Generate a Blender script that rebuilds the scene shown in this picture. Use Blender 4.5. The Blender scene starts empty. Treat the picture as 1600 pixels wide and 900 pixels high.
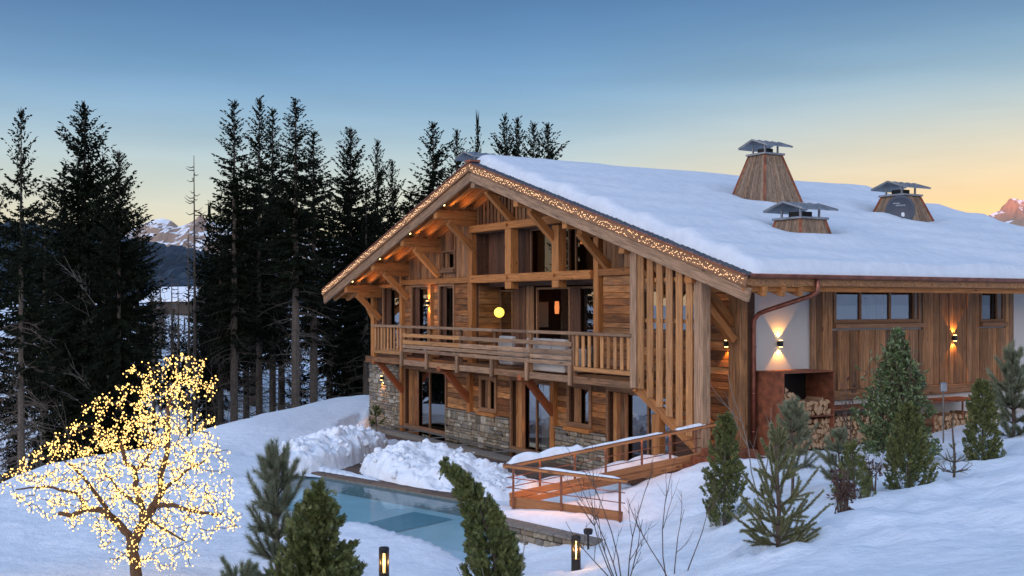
import bpy, bmesh, math, random
import numpy as np
from mathutils import Vector, Matrix, Euler, noise
R_ = math.radians
scene = bpy.context.scene
C = scene.collection
random.seed(7)

# ------------------------------------------------------------------ camera, world, sun, exposure
CZ, FPX, HV = 4.58, 1730.0, 477.0           # eye height over the terrace, focal length and horizon of the photograph
cam_d = bpy.data.cameras.new("camera"); cam = bpy.data.objects.new("camera", cam_d); C.objects.link(cam)
cam.location = (0, 0, CZ); cam.rotation_euler = (R_(90), 0, 0)
cam_d.sensor_width = 36; cam_d.lens = 36 * FPX / 1600; cam_d.shift_y = (HV - 450) / 1600
cam_d.clip_start = .1; cam_d.clip_end = 20000
scene.camera = cam
scene.view_settings.view_transform = 'Standard'; scene.view_settings.look = 'None'
scene.view_settings.exposure = 0.34; scene.view_settings.gamma = 1
scene.cycles.use_denoising = True
scene.cycles.max_bounces = 8; scene.cycles.diffuse_bounces = 3; scene.cycles.glossy_bounces = 3
scene.cycles.transparent_max_bounces = 12; scene.cycles.transmission_bounces = 4
scene.cycles.sample_clamp_indirect = 4; scene.cycles.caustics_reflective = False; scene.cycles.caustics_refractive = False

SUN_AZ = Vector((-.45, -.89, 0)).normalized()   # towards the set sun: behind the camera and to the left
SUN_EL = 1.2
world = bpy.data.worlds.new("World"); scene.world = world; world.use_nodes = True
def build_world():
    nt = world.node_tree; nt.nodes.clear()
    N = nt.nodes.new; L = nt.links.new
    out = N('ShaderNodeOutputWorld')
    tc = N('ShaderNodeTexCoord'); sep = N('ShaderNodeSeparateXYZ'); L(tc.outputs['Generated'], sep.inputs[0])
    def ramp(stops):
        r = N('ShaderNodeValToRGB'); r.color_ramp.interpolation = 'B_SPLINE'
        e = r.color_ramp.elements
        while len(e) > 1: e.remove(e[0])
        for i, (p, c) in enumerate(stops):
            k = e[0] if i == 0 else e.new(p)
            k.position = p; k.color = (*c, 1)
        L(sep.outputs[2], r.inputs[0]); return r
    cool = ramp([(0, (.78, .58, .38)), (.045, (.75, .60, .41)), (.08, (.64, .60, .49)), (.115, (.52, .58, .56)), (.155, (.27, .41, .55)), (.20, (.115, .255, .46)),
                 (.27, (.014, .075, .235)), (.45, (.06, .155, .36)), (1, (.115, .235, .46))])
    warm = ramp([(0, (1.25, .55, .14)), (.05, (1.15, .57, .16)), (.10, (.98, .65, .33)), (.15, (.58, .56, .46)), (.20, (.22, .36, .48)),
                 (.27, (.02, .082, .235)), (.45, (.09, .19, .40)), (1, (.115, .235, .46))])
    # more yellow towards the right of the photograph
    dp = N('ShaderNodeVectorMath'); dp.operation = 'DOT_PRODUCT'; L(tc.outputs['Generated'], dp.inputs[0]); dp.inputs[1].default_value = (.80, .60, 0)
    mr = N('ShaderNodeMapRange'); mr.interpolation_type = 'SMOOTHSTEP'; L(dp.outputs['Value'], mr.inputs[0])
    mr.inputs[1].default_value = .55; mr.inputs[2].default_value = .93
    mx = N('ShaderNodeMix'); mx.data_type = 'RGBA'; L(mr.outputs[0], mx.inputs[0]); L(cool.outputs[0], mx.inputs[6]); L(warm.outputs[0], mx.inputs[7])
    mp = N('ShaderNodeMapping'); mp.inputs['Scale'].default_value = (1.6, 1.6, 13); L(tc.outputs['Generated'], mp.inputs[0])
    cn = N('ShaderNodeTexNoise'); cn.inputs['Scale'].default_value = 2.2; cn.inputs['Detail'].default_value = 5; L(mp.outputs[0], cn.inputs['Vector'])
    cm = N('ShaderNodeMapRange'); L(cn.outputs[0], cm.inputs[0]); cm.inputs[1].default_value = .3; cm.inputs[2].default_value = .7; cm.inputs[3].default_value = .70; cm.inputs[4].default_value = .83
    bg = N('ShaderNodeBackground'); L(mx.outputs[2], bg.inputs[0]); L(cm.outputs[0], bg.inputs[1])
    sky = N('ShaderNodeTexSky'); sky.sky_type = 'NISHITA'; sky.sun_disc = False
    sky.sun_elevation = R_(SUN_EL); sky.sun_rotation = math.atan2(SUN_AZ.x, SUN_AZ.y)
    sky.altitude = 1200; sky.air_density = 1.0; sky.dust_density = 1.5; sky.ozone_density = 2.0
    bg2 = N('ShaderNodeBackground'); L(sky.outputs[0], bg2.inputs[0]); bg2.inputs[1].default_value = .10
    add = N('ShaderNodeAddShader'); L(bg.outputs[0], add.inputs[0]); L(bg2.outputs[0], add.inputs[1])
    # broad twilight glow added out of view, brightening the facade and snow
    d2 = N('ShaderNodeVectorMath'); d2.operation = 'DOT_PRODUCT'; L(tc.outputs['Generated'], d2.inputs[0]); d2.inputs[1].default_value = (SUN_AZ.x*.99, SUN_AZ.y*.99, .12)
    h1 = N('ShaderNodeMapRange'); L(d2.outputs['Value'], h1.inputs[0]); h1.inputs[1].default_value = -.75; h1.inputs[2].default_value = 1
    pw = N('ShaderNodeMath'); pw.operation = 'POWER'; L(h1.outputs[0], pw.inputs[0]); pw.inputs[1].default_value = 2.4
    gr = N('ShaderNodeValToRGB'); L(sep.outputs[2], gr.inputs[0]); ge = gr.color_ramp.elements
    ge[0].position = 0; ge[0].color = (1, .70, .42, 1); ge[1].position = .75; ge[1].color = (.28, .385, .58, 1); q = ge.new(.3); q.color = (.66, .60, .60, 1)
    bg3 = N('ShaderNodeBackground'); L(gr.outputs[0], bg3.inputs[0])
    ms = N('ShaderNodeMath'); ms.operation = 'MULTIPLY'; L(pw.outputs[0], ms.inputs[0]); ms.inputs[1].default_value = 2.75; L(ms.outputs[0], bg3.inputs[1])
    add2 = N('ShaderNodeAddShader'); L(add.outputs[0], add2.inputs[0]); L(bg3.outputs[0], add2.inputs[1])
    L(add2.outputs[0], out.inputs[0])
build_world()
sun_d = bpy.data.lights.new("sun", 'SUN'); sun = bpy.data.objects.new("sun", sun_d); C.objects.link(sun)
sun_d.energy = 5.0; sun_d.angle = R_(.5); sun_d.color = (1, .25, .055)
sd = Vector((SUN_AZ.x, SUN_AZ.y, math.tan(R_(SUN_EL)))).normalized()
sun.rotation_euler = sd.to_track_quat('Z', 'Y').to_euler()

# ------------------------------------------------------------------ helpers
HX, HY, HC, HS = 5.51, 26.1, .512, .859      # near corner of the chalet and its axes
HROT = math.atan2(-HS, HC)
def toW(x, y): return (HX + HC*x + HS*y, HY - HS*x + HC*y)
def toL(X, Y): return (HC*(X-HX) - HS*(Y-HY), HS*(X-HX) + HC*(Y-HY))
def at(u, v, Y): return Vector(((u-800)/FPX*Y, Y, CZ - (v-HV)/FPX*Y))
def rr(a, b): return random.uniform(a, b)
def fin(o, label=None, cat=None, group=None, kind=None):
    if label: o['label'] = label
    if cat: o['category'] = cat
    if group: o['group'] = group
    if kind: o['kind'] = kind
    return o
def empty(name, loc=(0, 0, 0), rz=0, label=None, cat=None, group=None):
    o = bpy.data.objects.new(name, None); C.objects.link(o); o.location = loc; o.rotation_euler = (0, 0, rz)
    o.empty_display_size = .2
    return fin(o, label, cat, group)
def mobj(name, verts, faces, mat, parent=None, smooth=False, kind=None):
    me = bpy.data.meshes.new(name); me.from_pydata([tuple(v) for v in verts], [], faces); me.update()
    if smooth:
        me.polygons.foreach_set('use_smooth', [True]*len(me.polygons))
    return link(name, me, mat, parent, kind)
def link(name, me, mat=None, parent=None, kind=None):
    if mat and not me.materials: me.materials.append(mat)
    o = bpy.data.objects.new(name, me); C.objects.link(o)
    if parent: o.parent = parent
    if kind: o['kind'] = kind
    return o
def copy_tree(o, parent=None):
    c = o.copy(); C.objects.link(c)
    if parent: c.parent = parent
    for ch in list(o.children): copy_tree(ch, c)
    return c
# chamfered box topology
_S = [(-1, -1, -1), (1, -1, -1), (1, 1, -1), (-1, 1, -1), (-1, -1, 1), (1, -1, 1), (1, 1, 1), (-1, 1, 1)]
def _topo():
    ix = {}; 
    for i, s in enumerate(_S):
        for a in range(3): ix[(s, a)] = i*3+a
    F = []
    for a in range(3):
        b, c = (a+1) % 3, (a+2) % 3
        for s in (-1, 1):
            q = []
            for sb, sc in ((-1, -1), (1, -1), (1, 1), (-1, 1)):
                k = [0]*3; k[a] = s; k[b] = sb; k[c] = sc; q.append(ix[(tuple(k), a)])
            F.append(q if s > 0 else q[::-1])
        for s1 in (-1, 1):
            for s2 in (-1, 1):                      # edge along c between faces a (s1) and b (s2)
                k0 = [0]*3; k0[a] = s1; k0[b] = s2; k0[c] = -1; k1 = list(k0); k1[c] = 1
                q = [ix[(tuple(k0), a)], ix[(tuple(k0), b)], ix[(tuple(k1), b)], ix[(tuple(k1), a)]]
                F.append(q if s1*s2 > 0 else q[::-1])
    for s in _S:
        t = [ix[(s, 0)], ix[(s, 1)], ix[(s, 2)]]
        F.append(t if s[0]*s[1]*s[2] > 0 else t[::-1])
    return F
_TF = _topo()
class MB:
    def __init__(s): s.v = []; s.f = []
    def add(s, vs, fs):
        n = len(s.v); s.v += [tuple(v) for v in vs]; s.f += [[i+n for i in f] for f in fs]
    def cbox(s, cx, cy, cz, lx, ly, lz, ch=.008, M=None):
        h = (lx/2, ly/2, lz/2); ch = min(ch, min(h)*.45); vs = []
        for sg in _S:
            for a in range(3):
                p = [sg[i]*(h[i] if i == a else h[i]-ch) for i in range(3)]
                p = Vector(p)
                if M is not None: p = M @ p
                vs.append((p.x+cx, p.y+cy, p.z+cz))
        s.add(vs, _TF)
    def box(s, x0, x1, y0, y1, z0, z1):
        s.add([(x0, y0, z0), (x1, y0, z0), (x1, y1, z0), (x0, y1, z0), (x0, y0, z1), (x1, y0, z1), (x1, y1, z1), (x0, y1, z1)],
              [[0, 3, 2, 1], [4, 5, 6, 7], [0, 1, 5, 4], [1, 2, 6, 5], [2, 3, 7, 6], [3, 0, 4, 7]])
    def tube(s, pts, rad, n=6, cap=True):
        pts = [Vector(p) for p in pts]
        if not isinstance(rad, (list, tuple)): rad = [rad]*len(pts)
        base = len(s.v); prev = None
        for i, p in enumerate(pts):
            d = (pts[min(i+1, len(pts)-1)] - pts[max(i-1, 0)])
            d = d.normalized() if d.length > 1e-9 else Vector((0, 0, 1))
            a = prev if prev is not None else (Vector((1, 0, 0)) if abs(d.x) < .8 else Vector((0, 1, 0)))
            a = (a - d*a.dot(d)); a = a.normalized() if a.length > 1e-6 else d.orthogonal().normalized()
            b = d.cross(a); prev = a
            for k in range(n):
                t = 2*math.pi*k/n; q = p + (a*math.cos(t) + b*math.sin(t))*rad[i]; s.v.append((q.x, q.y, q.z))
        for i in range(len(pts)-1):
            for k in range(n):
                k2 = (k+1) % n; s.f.append([base+i*n+k, base+i*n+k2, base+(i+1)*n+k2, base+(i+1)*n+k])
        if cap:
            s.f.append([base+k for k in range(n)][::-1]); s.f.append([base+(len(pts)-1)*n+k for k in range(n)])
    def lathe(s, prof, n=16, c=(0, 0, 0)):
        base = len(s.v)
        for r, z in prof:
            for k in range(n):
                t = 2*math.pi*k/n; s.v.append((c[0]+r*math.cos(t), c[1]+r*math.sin(t), c[2]+z))
        for i in range(len(prof)-1):
            for k in range(n):
                k2 = (k+1) % n; s.f.append([base+i*n+k, base+i*n+k2, base+(i+1)*n+k2, base+(i+1)*n+k])
        s.f.append([base+k for k in range(n)][::-1]); s.f.append([base+(len(prof)-1)*n+k for k in range(n)])
    def diamond(s, p, d, w, length, width):
        n = len(s.v); m = p + d*(length*.45); t = p + d*length; ww = w*(width/2)
        s.v += [(p.x, p.y, p.z), (m.x+ww.x, m.y+ww.y, m.z+ww.z), (t.x, t.y, t.z), (m.x-ww.x, m.y-ww.y, m.z-ww.z)]
        s.f.append([n, n+1, n+2, n+3])
    def needle(s, p, d, w, length, width):
        n = len(s.v); t = p + d*length; ww = w*(width/2)
        s.v += [(p.x+ww.x, p.y+ww.y, p.z+ww.z), (t.x, t.y, t.z), (p.x-ww.x, p.y-ww.y, p.z-ww.z)]
        s.f.append([n, n+1, n+2])
    def octa(s, p, r):
        n = len(s.v); x, y, z = p
        s.v += [(x+r, y, z), (x-r, y, z), (x, y+r, z), (x, y-r, z), (x, y, z+r*1.1), (x, y, z-r*1.1)]
        for a, b in ((0, 2), (2, 1), (1, 3), (3, 0)): s.f += [[n+a, n+b, n+4], [n+b, n+a, n+5]]
    def build(s, name, mat, parent=None, smooth=False, kind=None): return mobj(name, s.v, s.f, mat, parent, smooth, kind)
def beam(name, p0, p1, w, h, mat, parent, ch=.012, up=(0, 0, 1)):
    """a timber from p0 to p1 as its own object: local X runs along it, so the grain does too"""
    p0 = Vector(p0); p1 = Vector(p1); d = p1-p0; L = d.length; d.normalize()
    upv = Vector(up); y = upv.cross(d)
    if y.length < 1e-4: y = Vector((0, 1, 0)) if abs(d.y) < .9 else Vector((1, 0, 0)); y = (y - d*y.dot(d))
    y.normalize(); z = d.cross(y)
    m = MB(); m.cbox(0, 0, 0, L, w, h, ch)
    o = m.build(name, mat, parent)
    M = Matrix((d, y, z)).transposed().to_4x4(); M.translation = (p0+p1)/2
    o.matrix_local = M
    return o

# ------------------------------------------------------------------ materials
MAT = {}
def newmat(name):
    m = bpy.data.materials.new(name); m.use_nodes = True; nt = m.node_tree
    return m, nt, nt.nodes['Principled BSDF'], nt.nodes.new, nt.links.new
def plain(name, col, rough=.6, metal=0, spec=.5, bump=0, bscale=20, var=.15):
    m, nt, b, N, L = newmat(name)
    tc = N('ShaderNodeTexCoord'); nz = N('ShaderNodeTexNoise'); nz.inputs['Scale'].default_value = bscale; nz.inputs['Detail'].default_value = 6
    L(tc.outputs['Object'], nz.inputs['Vector'])
    mr = N('ShaderNodeMapRange'); L(nz.outputs[0], mr.inputs[0]); mr.inputs[1].default_value = .3; mr.inputs[2].default_value = .7; mr.inputs[3].default_value = 1-var; mr.inputs[4].default_value = 1+var
    mx = N('ShaderNodeVectorMath'); mx.operation = 'SCALE'; mx.inputs[0].default_value = col; L(mr.outputs[0], mx.inputs['Scale'])
    L(mx.outputs[0], b.inputs['Base Color'])
    b.inputs['Roughness'].default_value = rough; b.inputs['Metallic'].default_value = metal; b.inputs['Specular IOR Level'].default_value = spec
    if bump:
        bp = N('ShaderNodeBump'); bp.inputs['Strength'].default_value = bump; bp.inputs['Distance'].default_value = .02; L(nz.outputs[0], bp.inputs['Height']); L(bp.outputs[0], b.inputs['Normal'])
    MAT[name] = m; return m
def wood(name, cols, rough=.7, grain=.55, island=False, knots=True, vary=.5):
    m, nt, b, N, L = newmat(name)
    cols = [(c[0]*.88, c[1]*.75, c[2]*.66) for c in cols]; grain = min(.75, grain*1.2)
    tc = N('ShaderNodeTexCoord'); oi = N('ShaderNodeObjectInfo'); rnd = oi.outputs['Random']
    if island:
        g = N('ShaderNodeNewGeometry'); rnd = g.outputs['Random Per Island']
    off = N('ShaderNodeVectorMath'); off.operation = 'SCALE'; off.inputs[0].default_value = (37, 53, 71); L(rnd, off.inputs['Scale'])
    ad = N('ShaderNodeVectorMath'); L(tc.outputs['Object'], ad.inputs[0]); L(off.outputs[0], ad.inputs[1])
    mp = N('ShaderNodeMapping'); L(ad.outputs[0], mp.inputs[0]); mp.inputs['Scale'].default_value = (1.1, 14, 14)
    n1 = N('ShaderNodeTexNoise'); n1.inputs['Scale'].default_value = 1.6; n1.inputs['Detail'].default_value = 8; n1.inputs['Roughness'].default_value = .62; n1.inputs['Distortion'].default_value = .5
    L(mp.outputs[0], n1.inputs['Vector'])
    mp2 = N('ShaderNodeMapping'); L(ad.outputs[0], mp2.inputs[0]); mp2.inputs['Scale'].default_value = (1.3, 3, 3)
    n2 = N('ShaderNodeTexNoise'); n2.inputs['Scale'].default_value = 1.1; n2.inputs['Detail'].default_value = 4; L(mp2.outputs[0], n2.inputs['Vector'])
    r = N('ShaderNodeValToRGB'); r.color_ramp.interpolation = 'LINEAR'; e = r.color_ramp.elements; e.remove(e[1])
    for i, c in enumerate(cols):
        p = i/(len(cols)-1)
        k = e[0] if i == 0 else e.new(p); k.position = p; k.color = (*c, 1)
    # colour of the board: its own random value, pushed a little along its length by soft noise
    am = N('ShaderNodeMath'); am.operation = 'MULTIPLY_ADD'; L(n2.outputs[0], am.inputs[0]); am.inputs[1].default_value = .5
    sb = N('ShaderNodeMath'); sb.operation = 'SUBTRACT'; L(rnd, sb.inputs[0]); sb.inputs[1].default_value = .25; L(sb.outputs[0], am.inputs[2])
    wv = N('ShaderNodeTexWhiteNoise'); wv.noise_dimensions = '1D'; L(rnd, wv.inputs['W']); vb = N('ShaderNodeMapRange'); L(wv.outputs[0], vb.inputs[0]); vb.inputs[3].default_value = 1-.5*vary; vb.inputs[4].default_value = 1+.42*vary
    L(am.outputs[0], r.inputs[0])
    gr = N('ShaderNodeMapRange'); L(n1.outputs[0], gr.inputs[0]); gr.inputs[1].default_value = .28; gr.inputs[2].default_value = .72; gr.inputs[3].default_value = 1-grain; gr.inputs[4].default_value = 1+grain*.7
    gv = N('ShaderNodeMath'); gv.operation = 'MULTIPLY'; L(gr.outputs[0], gv.inputs[0]); L(vb.outputs[0], gv.inputs[1])
    sc = N('ShaderNodeVectorMath'); sc.operation = 'SCALE'; L(r.outputs[0], sc.inputs[0]); L(gv.outputs[0], sc.inputs['Scale'])
    col = sc.outputs[0]
    if knots:
        mp3 = N('ShaderNodeMapping'); L(ad.outputs[0], mp3.inputs[0]); mp3.inputs['Scale'].default_value = (1.6, 5, 5)
        vo = N('ShaderNodeTexVoronoi'); vo.inputs['Scale'].default_value = 1.0; L(mp3.outputs[0], vo.inputs['Vector'])
        km = N('ShaderNodeMapRange'); L(vo.outputs['Distance'], km.inputs[0]); km.inputs[1].default_value = .06; km.inputs[2].default_value = .15; km.inputs[3].default_value = .35; km.inputs[4].default_value = 1
        s2 = N('ShaderNodeVectorMath'); s2.operation = 'SCALE'; L(col, s2.inputs[0]); L(km.outputs[0], s2.inputs['Scale']); col = s2.outputs[0]
    L(col, b.inputs['Base Color']); b.inputs['Roughness'].default_value = rough; b.inputs['Specular IOR Level'].default_value = .3
    bp = N('ShaderNodeBump'); bp.inputs['Strength'].default_value = .5; bp.inputs['Distance'].default_value = .012; L(n1.outputs[0], bp.inputs['Height']); L(bp.outputs[0], b.inputs['Normal'])
    MAT[name] = m; return m
def leafmat(name, cols, rough=.55, spec=.3, trans=0, clump=0):
    m, nt, b, N, L = newmat(name)
    g = N('ShaderNodeNewGeometry')
    r = N('ShaderNodeValToRGB'); e = r.color_ramp.elements; e.remove(e[1])
    for i, c in enumerate(cols):
        p = i/(len(cols)-1); k = e[0] if i == 0 else e.new(p); k.position = p; k.color = (*c, 1)
    tc = N('ShaderNodeTexCoord'); nz = N('ShaderNodeTexNoise'); nz.inputs['Scale'].default_value = clump or 2.0; nz.inputs['Detail'].default_value = 3; L(tc.outputs['Object'], nz.inputs['Vector'])
    mx = N('ShaderNodeMath'); mx.operation = 'MULTIPLY_ADD'; L(g.outputs['Random Per Island'], mx.inputs[0]); mx.inputs[1].default_value = .5
    md = N('ShaderNodeMath'); md.operation = 'MULTIPLY_ADD'; L(nz.outputs[0], md.inputs[0]); md.inputs[1].default_value = 1.2; md.inputs[2].default_value = -.35
    L(md.outputs[0], mx.inputs[2]); L(mx.outputs[0], r.inputs[0]); L(r.outputs[0], b.inputs['Base Color'])
    b.inputs['Roughness'].default_value = rough; b.inputs['Specular IOR Level'].default_value = spec
    MAT[name] = m; return m
def emit(name, col, strength):
    m, nt, b, N, L = newmat(name)
    b.inputs['Base Color'].default_value = (*col, 1); b.inputs['Emission Color'].default_value = (*col, 1); b.inputs['Emission Strength'].default_value = strength
    MAT[name] = m; return m
def snowmat(name, grain=1.0, alb=1.0):
    m, nt, b, N, L = newmat(name)
    tc = N('ShaderNodeTexCoord')
    n1 = N('ShaderNodeTexNoise'); n1.inputs['Scale'].default_value = 3.0; n1.inputs['Detail'].default_value = 9; n1.inputs['Roughness'].default_value = .62; L(tc.outputs['Object'], n1.inputs['Vector'])
    n2 = N('ShaderNodeTexNoise'); n2.inputs['Scale'].default_value = 55; n2.inputs['Detail'].default_value = 4; L(tc.outputs['Object'], n2.inputs['Vector'])
    b1 = N('ShaderNodeBump'); b1.inputs['Strength'].default_value = .8*grain; b1.inputs['Distance'].default_value = .09; L(n1.outputs[0], b1.inputs['Height'])
    b2 = N('ShaderNodeBump'); b2.inputs['Strength'].default_value = .45*grain; b2.inputs['Distance'].default_value = .012; L(n2.outputs[0], b2.inputs['Height']); L(b1.outputs[0], b2.inputs['Normal'])
    L(b2.outputs[0], b.inputs['Normal'])
    r = N('ShaderNodeValToRGB'); r.color_ramp.elements[0].color = (.79*alb, .81*alb, .84*alb, 1); r.color_ramp.elements[1].color = (.90*alb, .91*alb, .93*alb, 1); r.color_ramp.elements[0].position = .3; r.color_ramp.elements[1].position = .65
    L(n1.outputs[0], r.inputs[0]); L(r.outputs[0], b.inputs['Base Color'])
    b.inputs['Roughness'].default_value = .65; b.inputs['Specular IOR Level'].default_value = .3
    MAT[name] = m; return m
def glassmat(name, tint=(.75, .8, .8), rough=.0, opac=.25, refl=1.0):
    m, nt, b, N, L = newmat(name); nt.nodes.remove(b)
    tr = N('ShaderNodeBsdfTransparent'); tr.inputs[0].default_value = (*tint, 1)
    gl = N('ShaderNodeBsdfGlossy'); gl.inputs['Roughness'].default_value = rough
    fr = N('ShaderNodeFresnel'); fr.inputs[0].default_value = 1.6
    mm = N('ShaderNodeMath'); mm.operation = 'MULTIPLY_ADD'; L(fr.outputs[0], mm.inputs[0]); mm.inputs[1].default_value = refl; mm.inputs[2].default_value = opac; mm.use_clamp = True
    mx = N('ShaderNodeMixShader'); L(mm.outputs[0], mx.inputs[0]); L(tr.outputs[0], mx.inputs[1]); L(gl.outputs[0], mx.inputs[2])
    L(mx.outputs[0], nt.nodes['Material Output'].inputs[0]); MAT[name] = m; return m
wood('reclaimed', [(.12, .054, .022), (.36, .160, .054), (.47, .22, .075), (.28, .150, .072), (.54, .295, .12), (.40, .165, .052), (.23, .105, .045), (.34, .215, .12)], vary=.9)
wood('cladding', [(.17, .092, .045), (.34, .180, .080), (.43, .24, .112), (.25, .155, .092), (.38, .205, .092)], vary=.7)
wood('timber', [(.44, .195, .060), (.55, .255, .082), (.48, .225, .075)], grain=.4)
wood('brace_red', [(.32, .10, .04), (.40, .135, .05)], grain=.4)
wood('weathered', [(.31, .205, .13), (.42, .285, .18), (.34, .24, .16)], grain=.5)
wood('slat', [(.46, .24, .095), (.55, .30, .125), (.48, .27, .125)], grain=.4)
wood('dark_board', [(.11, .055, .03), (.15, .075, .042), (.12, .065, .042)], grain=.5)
wood('frame_wood', [(.27, .155, .085), (.33, .195, .11)], grain=.35, knots=False)
wood('chimney_board', [(.24, .18, .13), (.33, .26, .19), (.36, .245, .155)], grain=.5)
wood('larch', [(.42, .20, .085), (.52, .26, .115)], grain=.3)
wood('deck_wood', [(.13, .095, .075), (.19, .14, .11)], grain=.4)
wood('log_bark', [(.24, .15, .09), (.34, .22, .13)], grain=.4, knots=False)
plain('log_end', (.40, .235, .12), .8, bump=.3, bscale=14, var=.5)
plain('plaster', (.55, .51, .46), .85, bump=.12, bscale=40, var=.05)
plain('mortar', (.13, .115, .09), .9, bump=.4, bscale=30)
plain('concrete', (.20, .17, .135), .8, bump=.2, bscale=14, var=.25)
plain('corten', (.23, .075, .035), .75, metal=.3, bump=.2, bscale=6, var=.45)
plain('copper', (.30, .115, .075), .42, metal=.85, bscale=4, var=.35)
plain('rust_metal', (.22, .085, .045), .5, metal=.5, bscale=9, var=.3)
plain('slate', (.035, .036, .042), .55, bump=.3, bscale=9, var=.35)
plain('zinc', (.30, .31, .33), .4, metal=.7, bscale=6, var=.25)
plain('dark_metal', (.018, .016, .015), .45, metal=.4, bscale=30)
plain('dish_grey', (.045, .055, .075), .5, bscale=20)
plain('white_plastic', (.7, .7, .7), .5)
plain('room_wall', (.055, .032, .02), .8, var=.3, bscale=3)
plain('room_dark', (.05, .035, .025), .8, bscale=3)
plain('curtain', (.62, .60, .56), .9)
plain('cushion', (.58, .54, .49), .9, bump=.2, bscale=60)
plain('bark', (.10, .075, .055), .9, bump=.6, bscale=9, var=.4)
plain('pale_bark', (.17, .145, .12), .9, bump=.5, bscale=12, var=.35)
plain('twig', (.10, .065, .045), .85, bscale=20, var=.3)
plain('tree_bark_warm', (.10, .055, .026), .9, bump=.6, bscale=18, var=.3)
plain('pot', (.1, .09, .085), .7)
plain('pool_tile', (.78, .86, .86), .5, bscale=.9, var=.08)
plain('pool_deep', (.0, .33, .42), .4, bscale=1.2, var=.2)
plain('letter', (.5, .52, .55), .6)
leafmat('spruce_leaf', [(.006, .007, .004), (.011, .014, .008), (.022, .026, .015)], spec=.04, rough=.8, clump=.35)
leafmat('larch_twig', [(.04, .03, .02), (.07, .052, .035)], clump=1)
leafmat('thuja_leaf', [(.045, .055, .018), (.12, .135, .042), (.26, .26, .09)], clump=7)
leafmat('pine_needle', [(.11, .125, .07), (.21, .225, .135), (.32, .33, .21)], clump=4)
leafmat('young_spruce_needle', [(.14, .14, .06), (.22, .22, .10), (.30, .28, .14)], clump=3)
leafmat('laurel_leaf', [(.035, .065, .022), (.10, .145, .048), (.24, .27, .11)], rough=.35, spec=.5, clump=3)
leafmat('dead_leaf', [(.05, .018, .015), (.11, .045, .032)], clump=4)
snowmat('snow'); snowmat('roof_snow_mat', .6, .80)
glassmat('glass', (.72, .76, .76), opac=.22, refl=1.6)
glassmat('dim_glass', (.6, .6, .6), opac=.03, refl=.8)
glassmat('dark_glass', (.2, .24, .26), opac=.12)
emit('bulb_warm', (1, .60, .16), 2.1)
emit('fairy_bulb', (1, .60, .30), 1.25)
emit('globe_glow', (1, .74, .10), 1.35)
emit('lamp_lens', (1, .62, .22), 6)
emit('filament', (1, .62, .2), 3)
emit('led_warm', (1, .50, .20), 14)
emit('room_lamp', (1, .30, .09), .7)
def rockstone():
    m, nt, b, N, L = newmat('stone')
    g = N('ShaderNodeNewGeometry'); r = N('ShaderNodeValToRGB'); e = r.color_ramp.elements; e.remove(e[1])
    cs = [(.11, .092, .065), (.22, .175, .115), (.30, .25, .175), (.17, .15, .125), (.42, .37, .29), (.25, .18, .11), (.14, .12, .10)]
    for i, c in enumerate(cs):
        p = i/(len(cs)-1); k = e[0] if i == 0 else e.new(p); k.position = p; k.color = (*c, 1)
    L(g.outputs['Random Per Island'], r.inputs[0])
    tc = N('ShaderNodeTexCoord'); nz = N('ShaderNodeTexNoise'); nz.inputs['Scale'].default_value = 12; nz.inputs['Detail'].default_value = 8; L(tc.outputs['Object'], nz.inputs['Vector'])
    mr = N('ShaderNodeMapRange'); L(nz.outputs[0], mr.inputs[0]); mr.inputs[1].default_value = .3; mr.inputs[2].default_value = .7; mr.inputs[3].default_value = .65; mr.inputs[4].default_value = 1.3
    sc = N('ShaderNodeVectorMath'); sc.operation = 'SCALE'; L(r.outputs[0], sc.inputs[0]); L(mr.outputs[0], sc.inputs['Scale']); L(sc.outputs[0], b.inputs['Base Color'])
    bp = N('ShaderNodeBump'); bp.inputs['Strength'].default_value = .7; bp.inputs['Distance'].default_value = .03; L(nz.outputs[0], bp.inputs['Height']); L(bp.outputs[0], b.inputs['Normal'])
    b.inputs['Roughness'].default_value = .85; MAT['stone'] = m
rockstone()
def mountainmat():
    m, nt, b, N, L = newmat('mountain_rock')
    g = N('ShaderNodeNewGeometry'); sp = N('ShaderNodeSeparateXYZ'); L(g.outputs['Normal'], sp.inputs[0])
    tc = N('ShaderNodeTexCoord'); nz = N('ShaderNodeTexNoise'); nz.inputs['Scale'].default_value = .03; nz.inputs['Detail'].default_value = 10; nz.inputs['Roughness'].default_value = .7; L(tc.outputs['Object'], nz.inputs['Vector'])
    ad = N('ShaderNodeMath'); ad.operation = 'MULTIPLY_ADD'; L(nz.outputs[0], ad.inputs[0]); ad.inputs[1].default_value = .7; L(sp.outputs[2], ad.inputs[2])
    mr = N('ShaderNodeMapRange'); L(ad.outputs[0], mr.inputs[0]); mr.inputs[1].default_value = 1.15; mr.inputs[2].default_value = 1.22
    mx = N('ShaderNodeMix'); mx.data_type = 'RGBA'; L(mr.outputs[0], mx.inputs[0]); mx.inputs[6].default_value = (.30, .21, .16, 1); mx.inputs[7].default_value = (.8, .81, .84, 1)  # part of the peak's red evening glow is put into this warm rock
    L(mx.outputs[2], b.inputs['Base Color']); b.inputs['Roughness'].default_value = .9
    bp = N('ShaderNodeBump'); bp.inputs['Strength'].default_value = .8; bp.inputs['Distance'].default_value = 6; L(nz.outputs[0], bp.inputs['Height']); L(bp.outputs[0], b.inputs['Normal'])
    MAT['mountain_rock'] = m
mountainmat()
plain('forest_haze_tint', (.040, .055, .075), .9, bscale=.06, var=.5)  # distance haze put into the canopy colour as a blue tint
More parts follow.
